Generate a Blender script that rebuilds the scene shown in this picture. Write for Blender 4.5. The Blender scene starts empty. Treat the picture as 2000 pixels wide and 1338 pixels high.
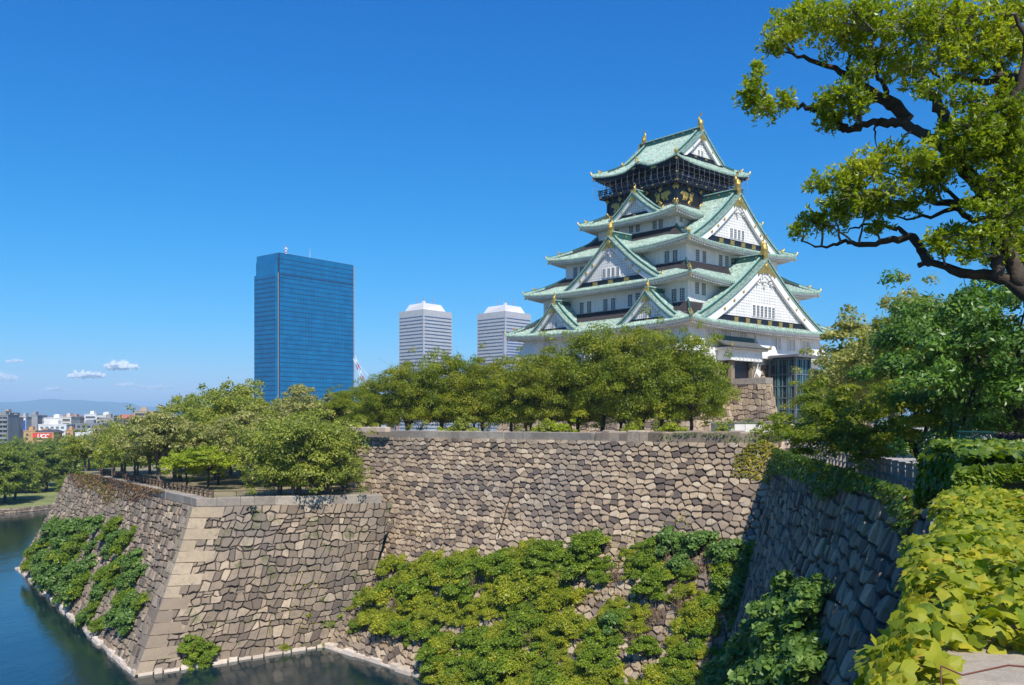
import bpy, math, random
import numpy as np
from mathutils import Vector
sc = bpy.context.scene
R_ = math.radians
# ---------------------------------------------------------------- camera
F = 1770.0; HY = 822.0                       # focal length and eye line measured in photograph pixels (2000 wide)
cam = bpy.data.cameras.new('camera'); camo = bpy.data.objects.new('camera', cam)
sc.collection.objects.link(camo); sc.camera = camo
cam.sensor_width = 36.0; cam.lens = 36.0*F/2000.0; cam.shift_y = (HY-669.0)/2000.0
cam.clip_start = 0.1; cam.clip_end = 90000.0
camo.location = (0, 0, 0); camo.rotation_euler = (R_(90), 0, 0)
# ---------------------------------------------------------------- sky and sun
SUN_EL = R_(49); SUN_H = Vector((0.26, -0.966)).normalized()
w = bpy.data.worlds.new('World'); sc.world = w; w.use_nodes = True
nt = w.node_tree; bg = nt.nodes['Background']
sky = nt.nodes.new('ShaderNodeTexSky'); sky.sky_type = 'NISHITA'; sky.sun_disc = False
sky.sun_elevation = SUN_EL; sky.sun_rotation = math.atan2(SUN_H.x, SUN_H.y)
sky.altitude = 0; sky.air_density = 1.0; sky.dust_density = 0.15; sky.ozone_density = 4.5
sp_ = nt.nodes.new('ShaderNodeSeparateColor'); cb_ = nt.nodes.new('ShaderNodeCombineColor'); nt.links.new(sky.outputs[0], sp_.inputs[0])
for i_, (k_, g_) in enumerate(((.029, 2.5), (.56, 1.08), (1.60, .73))):      # deeper, clearer autumn sky
    p_ = nt.nodes.new('ShaderNodeMath'); p_.operation = 'POWER'; p_.inputs[1].default_value = g_; m_ = nt.nodes.new('ShaderNodeMath'); m_.operation = 'MULTIPLY'; m_.inputs[1].default_value = k_
    nt.links.new(sp_.outputs[i_], p_.inputs[0]); nt.links.new(p_.outputs[0], m_.inputs[0]); nt.links.new(m_.outputs[0], cb_.inputs[i_])
nt.links.new(cb_.outputs[0], bg.inputs[0]); bg.inputs[1].default_value = 0.12
sl = bpy.data.lights.new('sun', 'SUN'); sl.energy = 4.8; sl.angle = R_(0.53); sl.color = (1.0, 0.95, 0.86)
slo = bpy.data.objects.new('sun', sl); sc.collection.objects.link(slo)
SUNV = Vector((SUN_H.x*math.cos(SUN_EL), SUN_H.y*math.cos(SUN_EL), math.sin(SUN_EL)))
slo.rotation_euler = SUNV.to_track_quat('Z', 'Y').to_euler(); slo.location = (0, 0, 100)
sc.view_settings.view_transform = 'Standard'; sc.view_settings.look = 'None'
sc.view_settings.exposure = 0.3; sc.view_settings.gamma = 1.0
sc.cycles.max_bounces = 6; sc.cycles.transparent_max_bounces = 8; sc.cycles.volume_bounces = 0
# ---------------------------------------------------------------- helpers
rng = np.random.default_rng(7)
def link(o): sc.collection.objects.link(o); return o
def tag(o, label=None, cat=None, group=None, kind=None):
    if label: o['label'] = label
    if cat: o['category'] = cat
    if group: o['group'] = group
    if kind: o['kind'] = kind
    return o
def empty(name, loc, label=None, cat=None, group=None):
    o = bpy.data.objects.new(name, None); link(o); o.location = loc; o.empty_display_size = 0.5
    return tag(o, label, cat, group)
def pw(px, py, Y): return np.array([(px-1000)/F*Y, Y, (HY-py)/F*Y])
def proj(p):
    p = np.asarray(p, float); return 1000+F*p[..., 0]/p[..., 1], HY-F*p[..., 2]/p[..., 1]
class MB:
    def __init__(s): s.V = []; s.n = 0; s.F = []; s.M = []     # F: list of (k, array(n,k))
    def add(s, v, f, m=0):
        v = np.asarray(v, float).reshape(-1, 3)
        if isinstance(f, np.ndarray): s.F.append(f+s.n); s.M.append(np.full(len(f), m))
        else:
            by = {}
            for q in f: by.setdefault(len(q), []).append(q)
            for k in by: a = np.array(by[k]); s.F.append(a+s.n); s.M.append(np.full(len(a), m))
        s.V.append(v); s.n += len(v); return s
    HEX = np.array([[0, 3, 2, 1], [4, 5, 6, 7], [0, 1, 5, 4], [1, 2, 6, 5], [2, 3, 7, 6], [3, 0, 4, 7]])
    def hexa(s, p8, m=0): return s.add(p8, s.HEX.copy(), m)
    def box(s, x0, x1, y0, y1, z0, z1, m=0, fr=None):
        p = [(x0, y0, z0), (x1, y0, z0), (x1, y1, z0), (x0, y1, z0), (x0, y0, z1), (x1, y0, z1), (x1, y1, z1), (x0, y1, z1)]
        if fr is not None: p = [fr(*q) for q in p]
        return s.hexa(p, m)
    def tube(s, pts, rad, n=6, m=0, cap=True):
        pts = np.asarray(pts, float); k = len(pts); rad = np.broadcast_to(np.asarray(rad, float), (k,))
        t = np.gradient(pts, axis=0); t /= np.linalg.norm(t, axis=1)[:, None]+1e-9
        ref = np.array([0.13, 0.31, 0.94]) if abs(t[0, 2]) < .8 else np.array([0.9, .3, .2])
        a = np.cross(t, ref); a /= np.linalg.norm(a, axis=1)[:, None]+1e-9; b = np.cross(t, a)
        ang = np.arange(n)*2*math.pi/n
        v = pts[:, None]+rad[:, None, None]*(a[:, None]*np.cos(ang)[None, :, None]+b[:, None]*np.sin(ang)[None, :, None])
        i = np.arange(k-1)[:, None]*n; j = np.arange(n)[None]
        f = np.stack([i+j, i+(j+1) % n, i+n+(j+1) % n, i+n+j], -1).reshape(-1, 4)
        s.add(v.reshape(-1, 3), f, m)
        if cap:
            s.add(v[0], [list(range(n))], m); s.add(v[-1], [list(range(n))[::-1]], m)
        return s
    def grid(s, P, m=0):                      # P (a,b,3)
        a, b = P.shape[:2]; i = np.arange(a-1)[:, None]*b; j = np.arange(b-1)[None]
        return s.add(P.reshape(-1, 3), np.stack([i+j, i+j+1, i+b+j+1, i+b+j], -1).reshape(-1, 4), m)
    def prism(s, front, back, m=0):           # two matching polygons
        n = len(front); v = list(front)+list(back)
        f = [list(range(n)), list(range(2*n-1, n-1, -1))]+[[i, n+i, n+(i+1) % n, (i+1) % n] for i in range(n)]
        return s.add(v, f, m)
    def sweepbox(s, P, side, up, w, h, m=0):  # box section along path, side & up vectors arrays
        P = np.asarray(P, float); side = np.broadcast_to(np.asarray(side, float), P.shape); up = np.broadcast_to(np.asarray(up, float), P.shape)
        q = np.stack([P-side*w/2, P-side*w/2+up*h, P+side*w/2+up*h, P+side*w/2], 1); k = len(P)
        i = np.arange(k-1)[:, None]*4; j = np.arange(4)[None]
        s.add(q.reshape(-1, 3), np.stack([i+j, i+(j+1) % 4, i+4+(j+1) % 4, i+4+j], -1).reshape(-1, 4), m)
        s.add(q[0], [[0, 1, 2, 3]], m); return s.add(q[-1], [[3, 2, 1, 0]], m)
    def arrays(s): return np.concatenate(s.V), s.F, s.M
    def mesh(s, name, mats, off=(0, 0, 0), smooth=False):
        me = bpy.data.meshes.new(name); V = np.concatenate(s.V)-np.asarray(off, float)
        tot = np.concatenate([np.full(len(f), f.shape[1]) for f in s.F]); loops = np.concatenate([f.reshape(-1) for f in s.F])
        me.vertices.add(len(V)); me.vertices.foreach_set('co', V.astype(np.float32).reshape(-1))
        me.loops.add(len(loops)); me.loops.foreach_set('vertex_index', loops.astype(np.int32))
        me.polygons.add(len(tot)); st = np.concatenate([[0], np.cumsum(tot)[:-1]])
        me.polygons.foreach_set('loop_start', st.astype(np.int32)); me.polygons.foreach_set('loop_total', tot.astype(np.int32))
        me.polygons.foreach_set('material_index', np.concatenate(s.M).astype(np.int32))
        me.polygons.foreach_set('use_smooth', np.full(len(tot), bool(smooth)))
        for m in (mats if isinstance(mats, (list, tuple)) else [mats]): me.materials.append(m)
        me.update(calc_edges=True); me.validate(); return me
def wloc(o):
    v = Vector((0, 0, 0))
    while o is not None: v = v+o.location; o = o.parent
    return v
def obj(name, mb, mats, parent=None, label=None, cat=None, group=None, kind=None, smooth=False, local=False):
    if parent is None and not local:
        V = np.concatenate(mb.V); lo = V.min(0); hi = V.max(0); off = np.array([(lo[0]+hi[0])/2, (lo[1]+hi[1])/2, lo[2]])
        me = mb.mesh(name, mats, off, smooth); o = link(bpy.data.objects.new(name, me)); o.location = off
    else:
        off = (0, 0, 0) if local else tuple(wloc(parent))
        me = mb.mesh(name, mats, off, smooth); o = link(bpy.data.objects.new(name, me)); o.parent = parent
    return tag(o, label, cat, group, kind)
def copy_tree(o, parent=None):
    c = o.copy(); link(c); c.parent = parent
    for ch in o.children: copy_tree(ch, c)
    return c
# ---------------------------------------------------------------- materials
def newmat(name):
    m = bpy.data.materials.new(name); m.use_nodes = True; n = m.node_tree; return m, n, n.nodes['Principled BSDF']
def N(n, t, **k):
    x = n.nodes.new(t)
    for a, b in k.items(): setattr(x, a, b)
    return x
def ramp(n, cols, interp='LINEAR'):
    r = n.nodes.new('ShaderNodeValToRGB'); cr = r.color_ramp; cr.interpolation = interp
    while len(cr.elements) < len(cols): cr.elements.new(0.5)
    for e, (p, c) in zip(cr.elements, cols): e.position = p; e.color = (*c, 1)
    return r
def noise(n, scale, det=3, rough=.55, vec=None, coord='Object'):
    t = N(n, 'ShaderNodeTexNoise'); t.inputs['Scale'].default_value = scale; t.inputs['Detail'].default_value = det; t.inputs['Roughness'].default_value = rough
    if vec is None: vec = N(n, 'ShaderNodeTexCoord').outputs[coord]
    n.links.new(vec, t.inputs['Vector']); return t
def mixc(n, a, b, fac, mode='MIX'):
    x = N(n, 'ShaderNodeMix', data_type='RGBA', blend_type=mode); L = n.links
    for v, i in ((fac, 0), (a, 6), (b, 7)):
        if hasattr(v, 'links'): L.new(v, x.inputs[i])
        elif i == 0: x.inputs[0].default_value = v
        else: x.inputs[i].default_value = (*v, 1)
    return x.outputs[2]
def bump(n, bs, h, strength, dist):
    b = N(n, 'ShaderNodeBump'); b.inputs['Strength'].default_value = strength; b.inputs['Distance'].default_value = dist
    n.links.new(h, b.inputs['Height']); n.links.new(b.outputs[0], bs.inputs['Normal'])
def M_plain(name, col, rough=.7, metal=0, var=.15, scale=1.5, bmp=0, col2=None, spec=.5):
    m, n, bs = newmat(name); c2 = col2 or tuple(c*(1-var*2) for c in col)
    t = noise(n, scale, 4); r = ramp(n, [(.3, c2), (.62, col)]); n.links.new(t.outputs[0], r.inputs[0])
    n.links.new(r.outputs[0], bs.inputs['Base Color']); bs.inputs['Roughness'].default_value = rough; bs.inputs['Metallic'].default_value = metal
    bs.inputs['Specular IOR Level'].default_value = spec
    if bmp: bump(n, bs, noise(n, scale*6, 4).outputs[0], .6, bmp)
    return m
def M_stone(name, cols, stain=(.10, .09, .085), amt=.55, big=.12, bmp=.05, moss=None):
    m, n, bs = newmat(name); g = N(n, 'ShaderNodeNewGeometry')
    r = ramp(n, cols); n.links.new(g.outputs['Random Per Island'], r.inputs[0])
    pos = g.outputs['Position']
    t = noise(n, 2.2, 5, .65, pos); c = mixc(n, r.outputs[0], tuple(np.array(stain)), 0.0)
    f = N(n, 'ShaderNodeMapRange'); f.inputs[1].default_value = .45; f.inputs[2].default_value = .8; f.inputs[3].default_value = 0; f.inputs[4].default_value = amt
    n.links.new(t.outputs[0], f.inputs[0]); c = mixc(n, r.outputs[0], stain, f.outputs[0])
    t2 = noise(n, big, 4, .6, pos); f2 = N(n, 'ShaderNodeMapRange'); f2.inputs[1].default_value = .46; f2.inputs[2].default_value = .72; f2.inputs[4].default_value = .6
    n.links.new(t2.outputs[0], f2.inputs[0]); c = mixc(n, c, tuple(np.array(stain)*1.5), f2.outputs[0])
    t3 = noise(n, 14, 3, .7, pos); c = mixc(n, c, t3.outputs[0], .35, 'SOFT_LIGHT')
    if moss:
        t4 = noise(n, .5, 5, .7, pos); f4 = N(n, 'ShaderNodeMapRange'); f4.inputs[1].default_value = .56; f4.inputs[2].default_value = .66; f4.inputs[4].default_value = .7
        n.links.new(t4.outputs[0], f4.inputs[0]); c = mixc(n, c, moss, f4.outputs[0])
    n.links.new(c, bs.inputs['Base Color']); bs.inputs['Roughness'].default_value = .9; bs.inputs['Specular IOR Level'].default_value = .25
    bump(n, bs, noise(n, 7, 5, .7, pos).outputs[0], .8, bmp); return m
def M_leaf(name, cols, trans=.35, scale=.35, rough=.45, spec=.4):
    m, n, bs = newmat(name); g = N(n, 'ShaderNodeNewGeometry')
    r = ramp(n, cols); t = noise(n, scale, 3, .6)
    a = N(n, 'ShaderNodeMath', operation='MULTIPLY'); a.inputs[1].default_value = .5; n.links.new(g.outputs['Random Per Island'], a.inputs[0])
    b = N(n, 'ShaderNodeMath', operation='MULTIPLY_ADD'); b.inputs[1].default_value = 1.5; b.inputs[2].default_value = -.5; n.links.new(t.outputs[0], b.inputs[0])
    s = N(n, 'ShaderNodeMath', operation='ADD'); n.links.new(a.outputs[0], s.inputs[0]); n.links.new(b.outputs[0], s.inputs[1]); n.links.new(s.outputs[0], r.inputs[0])
    col = r.outputs[0]; n.links.new(col, bs.inputs['Base Color']); bs.inputs['Roughness'].default_value = rough; bs.inputs['Specular IOR Level'].default_value = spec
    tr = N(n, 'ShaderNodeBsdfTranslucent'); c2 = mixc(n, col, (1.25, 1.3, .5), 1.0, 'MULTIPLY'); n.links.new(c2, tr.inputs[0])
    mx = N(n, 'ShaderNodeMixShader'); mx.inputs[0].default_value = trans; out = n.nodes['Material Output']
    n.links.new(bs.outputs[0], mx.inputs[1]); n.links.new(tr.outputs[0], mx.inputs[2]); n.links.new(mx.outputs[0], out.inputs['Surface']); return m
def M_plaster(name, a, b, c):
    m, n, bs = newmat(name); pos = N(n, 'ShaderNodeNewGeometry').outputs['Position']; t = noise(n, .5, 4, .6, pos); r = ramp(n, [(.3, b), (.6, a)]); n.links.new(t.outputs[0], r.inputs[0])
    mp = N(n, 'ShaderNodeMapping'); mp.inputs['Scale'].default_value = (2.2, 2.2, .28); n.links.new(pos, mp.inputs[0]); t2 = noise(n, 1., 5, .7, mp.outputs[0]); f = N(n, 'ShaderNodeMapRange'); f.inputs[1].default_value = .52; f.inputs[2].default_value = .78; f.inputs[4].default_value = .75; n.links.new(t2.outputs[0], f.inputs[0])
    n.links.new(mixc(n, r.outputs[0], c, f.outputs[0]), bs.inputs['Base Color']); bs.inputs['Roughness'].default_value = .85; return m
WHITE = M_plaster('white plaster', (.80, .79, .76), (.70, .69, .65), (.52, .50, .45))
SOFF = M_plain('eave plaster', (.72, .68, .60), .85, var=.05, scale=.6, col2=(.60, .56, .49))
DARKW = M_plain('black lacquer wood', (.012, .012, .016), .45, var=.1)
GOLD = M_plain('gilt ornament', (.72, .50, .13), .38, metal=.75, var=.22, scale=9, bmp=.06)
TEAL = M_plain('dark verdigris copper', (.025, .095, .08), .6, var=.3, scale=2, col2=(.012, .07, .065))
TEALL = M_plain('pale verdigris copper', (.37, .54, .455), .65, var=.25, scale=3, col2=(.17, .31, .26))
BROWNC = M_plain('unweathered copper with eave shade', (.035, .028, .032), .6, var=.3, scale=2)  # upper roof slopes: unpatinated copper, with the eave shadow painted into its dark tone
PANE = M_plain('dark window pane', (.06, .07, .09), .15, var=.3, scale=6)
BARK = M_plain('dark bark', (.055, .042, .032), .9, var=.35, scale=5, bmp=.05)
BARKG = M_plain('grey bark', (.20, .17, .14), .9, var=.35, scale=5, bmp=.05)
METAL = M_plain('grey painted metal', (.30, .32, .34), .5, var=.1)
BARW = M_plain('pale window bars', (.46, .47, .47), .7, var=.1)
SHADEP = M_plain('grey lattice backing', (.10, .115, .14), .8, var=.1)
CONC = M_plain('pale concrete', (.52, .50, .46), .85, var=.12, scale=1)
MOSS = (.09, .11, .03)
ST_TAN = M_stone('tan granite blocks', [(0, (.10, .075, .06)), (.12, (.19, .14, .105)), (.3, (.33, .245, .165)), (.75, (.44, .33, .215)), (1, (.54, .43, .30))])
ST_GREY = M_stone('grey brown blocks', [(0, (.14, .105, .08)), (.3, (.25, .19, .135)), (.75, (.34, .26, .185)), (.9, (.42, .32, .225)), (1, (.52, .41, .29))], moss=MOSS)
ST_DARK = M_stone('weathered grey blocks', [(0, (.12, .085, .06)), (.4, (.27, .20, .13)), (.8, (.37, .28, .18)), (1, (.47, .36, .23))], moss=MOSS)
ST_COP = M_stone('coping granite', [(0, (.26, .22, .175)), (.5, (.34, .29, .235)), (1, (.44, .38, .30))], amt=.5)
ST_QUOIN = M_stone('warm corner blocks', [(0, (.20, .155, .11)), (.3, (.29, .225, .155)), (.6, (.37, .29, .19)), (1, (.44, .35, .24))], stain=(.20, .16, .13), amt=.7)
ST_FOOT = M_stone('bleached footing stone', [(0, (.50, .42, .34)), (1, (.72, .62, .52))], stain=(.34, .26, .20), amt=.5)
ST_BACK = M_plain('dark joint earth', (.13, .105, .08), .95, var=.3, scale=3)  # dark earth surface behind the stone joints
def M_roof():
    m, n, bs = newmat('verdigris roof tiles'); pos = N(n, 'ShaderNodeNewGeometry').outputs['Position']
    t = noise(n, 1.7, 6, .8, pos); r = ramp(n, [(.34, (.08, .13, .10)), (.46, (.275, .385, .31)), (.58, (.44, .55, .455)), (.70, (.72, .77, .69))]); n.links.new(t.outputs[0], r.inputs[0])
    t2 = noise(n, 2.6, 4, .7, pos); f = N(n, 'ShaderNodeMapRange'); f.inputs[1].default_value = .56; f.inputs[2].default_value = .68; f.inputs[4].default_value = .8; n.links.new(t2.outputs[0], f.inputs[0])
    c = mixc(n, r.outputs[0], (.10, .085, .07), f.outputs[0]); n.links.new(c, bs.inputs['Base Color']); bs.inputs['Roughness'].default_value = .6; return m
ROOF = M_roof()
# ================================================================ THE CASTLE KEEP
TH = R_(41.4); CXK, CYK = 28.32, 162.0; ZG = -2.6
cT, sT = math.cos(TH), math.sin(TH)
def K(x, y, z): return (CXK+cT*x-sT*y, CYK+sT*x+cT*y, z)
def Kn(p):
    p = np.asarray(p, float); return np.stack([CXK+cT*p[..., 0]-sT*p[..., 1], CYK+sT*p[..., 0]+cT*p[..., 1], p[..., 2]], -1)
def FR(k):                        # face frame: u to the right seen from outside, o outward
    return [lambda u, o, z: K(u, -o, z), lambda u, o, z: K(-o, -u, z), lambda u, o, z: K(-u, o, z), lambda u, o, z: K(o, u, z)][k]
def FRn(k, P):                    # array version, P (...,3) = (u,o,z)
    P = np.asarray(P, float); u, o, z = P[..., 0], P[..., 1], P[..., 2]
    x, y = [(u, -o), (-o, -u), (-u, o), (o, u)][k]; return Kn(np.stack([x, y, z], -1))
keep = empty('castle_keep', K(0, 0, ZG), 'white castle keep with stacked green copper roofs and gilt fish on its ridges', 'castle')
def gcurve(v): return .72*v+.28*v*v
def rib_arrays(P, side, up, r):   # P (n,m,3) rib paths; half-hexagon section
    offs = [(-r, 0), (-.6*r, .85*r), (.6*r, .85*r), (r, 0)]
    return np.stack([P+side*a+up*b for a, b in offs], 2)          # n,m,4,3
def add_ribs(mb, Q, mats):        # Q (n,m,4,3), mats function of segment index
    n, m = Q.shape[:2]; base = (np.arange(n)*m*4)[:, None, None]; i = (np.arange(m-1)*4)[None, :, None]; j = np.arange(3)[None, None]
    f = np.stack([base+i+j, base+i+j+1, base+i+4+j+1, base+i+4+j], -1)
    mm = np.broadcast_to(np.array([mats(q) for q in range(m-1)])[None, :, None], f.shape[:3])
    mb.V.append(Q.reshape(-1, 3)); mb.F.append(f.reshape(-1, 4)+mb.n); mb.M.append(mm.reshape(-1)); mb.n += Q.size//3
    c = (base[:, 0]+np.array([[0, 1, 2, 3]])); mb.F.append(c+mb.n-Q.size//3); mb.M.append(np.full(n, mats(0)))
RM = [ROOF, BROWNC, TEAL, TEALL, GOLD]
def tier(A, B, ze, lift, ai, bi, zi, wa, wb, zw, vb=.5, bumpk=None, ends=True, um=None):
    roof = MB(); under = MB(); HP_ = []
    Zof = lambda s, v, u, k: ze+(zi-ze)*gcurve(v)+lift*np.abs(s)**3.2*(1-v)**1.3+(bumpk[1]*np.exp(-((u-bumpk[2])/bumpk[3])**2)*(1-v)**.5 if bumpk and k == bumpk[0] else 0)
    for k in range(4):
        L0, O0, L1, O1, W0 = (A, B, ai, bi, wb) if k % 2 == 0 else (B, A, bi, ai, wa)
        nv = 9; v = np.linspace(0, 1, nv)[:, None]; s = np.linspace(-1, 1, 61)[None]
        half = L0+(L1-L0)*v; u = s*half; o = O0+(O1-O0)*v+0*s; z = Zof(s+0*v, v, u, k)
        P = FRn(k, np.stack([u, o, z], -1))
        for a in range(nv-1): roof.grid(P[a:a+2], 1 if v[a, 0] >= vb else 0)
        e = np.stack([u[0], o[0], z[0]], -1)
        roof.grid(FRn(k, np.stack([e, e-[0, .02, .24]], 0)), 0)
        sp = .52; us = np.arange(-L0+.25, L0-.2, sp); vm = np.where(np.abs(us) > L1, (L0-np.abs(us))/(L0-L1+1e-6), 1.0)
        q = np.linspace(0, 1, 8)[None]*vm[:, None]; hh = L0+(L1-L0)*q; ss = us[:, None]/hh; oo = O0+(O1-O0)*q+np.where(q == 0, .06, 0)
        zz = Zof(np.clip(ss, -1, 1), q, us[:, None]+0*q, k)
        Pr = np.stack([us[:, None]+0*q, oo, zz-.01], -1)
        Q = rib_arrays(Pr, np.array([1., 0, 0]), np.array([0, 0, 1.]), .16)
        vals = np.linspace(0, 1, 8)
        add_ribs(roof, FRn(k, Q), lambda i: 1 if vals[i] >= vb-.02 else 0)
        for uu, z0 in zip(us, zz[:, 0]):                      # round tile ends
            roof.hexa([FR(k)(uu+a, O0+b, z0+c) for c in (-.14, .10) for a, b in ((-.1, .05), (.1, .05), (.1, .12), (-.1, .12))], 3)
        # plastered eave: fascia, second course, rafter teeth, soffit
        def strip(o1, d1, o2, d2, m=0):
            hl1 = L0+(L1-L0)*o1/(O0-O1); hl2 = L0+(L1-L0)*o2/(O0-O1)
            s_ = np.linspace(-1, 1, 61); zz_ = Zof(s_, 0, s_*L0, k)
            P_ = np.stack([np.stack([s_*hl1, 0*s_+O0-o1, zz_-d1], -1), np.stack([s_*hl2, 0*s_+O0-o2, zz_-d2], -1)], 0)
            under.grid(FRn(k, P_), m)
        strip(0.0, .24, .22, .24); strip(.22, .24, .22, .48); strip(.22, .48, 1.0, .46, 1)
        s_ = np.linspace(-1, 1, 61); zz_ = Zof(s_, 0, s_*L0, k); hl = L0+(L1-L0)*1.0/(O0-O1); WL = wa if k % 2 == 0 else wb
        under.grid(FRn(k, np.stack([np.stack([s_*hl, 0*s_+O0-1.0, zz_-.46], -1), np.stack([s_*WL, 0*s_+W0, 0*s_+zw], -1)], 0)), 1)
        us2 = np.arange(-L0+.7, L0-.6, .62)
        for uu in us2:
            z0 = float(Zof(np.array(uu/L0), 0, uu, k))-.47
            under.box(uu-.16, uu+.16, O0-1.9, O0-.34, z0-.27, z0+.0, 1, FR(k))
        hips = MB(); HP_.append(hips)
        # hip ridge on the left-hand corner of each side
        vv = np.linspace(0, 1, 9); sg = -1
        hp = np.stack([sg*(L0+(L1-L0)*vv), O0+(O1-O0)*vv, Zof(np.full(9, 1.0), vv, sg*(L0+(L1-L0)*vv), k)+.02], -1); hw = FRn(k, hp)
        d = hw[-1]-hw[0]; sd = np.cross(d, [0, 0, 1]); sd /= np.linalg.norm(sd)
        hips.sweepbox(hw[:5], sd, [0, 0, 1], .42, .34, 3); hips.sweepbox(hw[4:], sd, [0, 0, 1], .34, .28, 2)
        hips.sweepbox(hw+[0, 0, .34], sd, [0, 0, 1], .2, .12, 2)
        if ends:
            t = hw[0]; dd = -d/np.linalg.norm(d)
            hips.tube([t+dd*-.1+[0, 0, .15], t+dd*.12+[0, 0, .45], t+dd*.2+[0, 0, .85]], [.24, .16, .04], 6, 4)
            t = hw[2]; hips.tube([t+dd*-.3+[0, 0, .3], t+dd*.05+[0, 0, .55], t+dd*.3+[0, 0, 1.0]], [.34, .24, .05], 6, 4)
            t = hw[0]-dd*.5+[0, 0, -.75]; hips.tube([t, t+dd*.4], [.2, .2], 6, 4)
    r = obj('roof', roof, RM, keep); obj('eave', under, um or [WHITE, SOFF], r); [obj('hip_ridge', h_, RM, r) for h_ in HP_]; return r
def storey(wa, wb, z0, z1, mats=None, name='wall', flare=0):
    m = MB()
    m.add([K(sx*(wa), sy*(wb), z) for z in (z0, z1) for sx, sy in ((-1, -1), (1, -1), (1, 1), (-1, 1))], MB.HEX.copy())
    return obj(name, m, mats or [WHITE], keep)
def window(k, u, z, w_, h_, o, parent=keep, n=3, hb=5):
    m = MB(); f = FR(k)
    m.box(u-w_/2, u+w_/2, o-.06, o+.03, z-h_/2, z+h_/2, 0, f)
    t = .06
    for a in (u-w_/2-t, u+w_/2): m.box(a, a+t, o-.05, o+.09, z-h_/2-t, z+h_/2+t, 1, f)
    for a in (z-h_/2-t, z+h_/2): m.box(u-w_/2, u+w_/2, o-.05, o+.088, a, a+t, 1, f)
    for i in range(1, n+1):
        a = u-w_/2+w_*i/(n+1); m.box(a-.05, a+.05, o+.02, o+.07, z-h_/2, z+h_/2, 2, f)
    for i in range(1, hb+1):
        a = z-h_/2+h_*i/(hb+1); m.box(u-w_/2, u+w_/2, o+.02, o+.065, a-.045, a+.045, 2, f)
    return obj('window', m, [PANE, WHITE, BARW], parent)
def fish(k, u, o, z, s, parent, dirn=1):
    m = MB(); f = lambda a, b: np.array(FR(k)(u, o+b*s*dirn, z+a*s))
    pts = [f(0, .0), f(.25, .12), f(.5, .12), (f(.8, -.05)), f(1.1, -.24), f(1.4, -.22), f(1.65, .02)]
    m.tube(pts, np.array([.42, .50, .46, .36, .24, .15, .07])*s, 8)
    sd = np.array(FR(k)(1, 0, 0))-np.array(FR(k)(0, 0, 0))
    for d in (-1, 1):                              # tail lobes and side fins
        m.prism([f(1.6, .0)+sd*.03*s, f(2.05, .32)+sd*d*.25*s, f(1.95, .02)+sd*d*.1*s], [f(1.6, -.06)+sd*-.03*s, f(2.05, .24)+sd*d*.29*s, f(1.95, -.08)+sd*d*.12*s])
        m.prism([f(.45, .1)+sd*d*.25*s, f(.85, .3)+sd*d*.55*s, f(.7, 0)+sd*d*.3*s], [f(.4, .0)+sd*d*.25*s, f(.8, .2)+sd*d*.55*s, f(.62, -.1)+sd*d*.3*s])
    m.prism([f(2.15, .55), f(1.6, .05), f(1.95, -.05)], [f(2.15, .55)+sd*.06*s, f(1.6, .05)+sd*.12*s, f(1.95, -.05)+sd*.06*s])
    for a in (.35, .65, .95, 1.2): m.prism([f(a, -.25), f(a+.28, -.42+a*.15), f(a+.2, -.15)], [f(a, -.25)+sd*.05*s, f(a+.28, -.42+a*.15)+sd*.04*s, f(a+.2, -.15)+sd*.05*s])
    m.box(u-.36*s, u+.36*s, o-.36*s, o+.38*s, z-.62*s, z+.05*s, 0, FR(k)); m.box(u-.46*s, u+.46*s, o+.3*s*dirn-.09*s, o+.3*s*dirn+.09*s, z-.75*s, z-.12*s, 0, FR(k))
    return obj('ridge_fish', m, [GOLD], parent)
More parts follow.
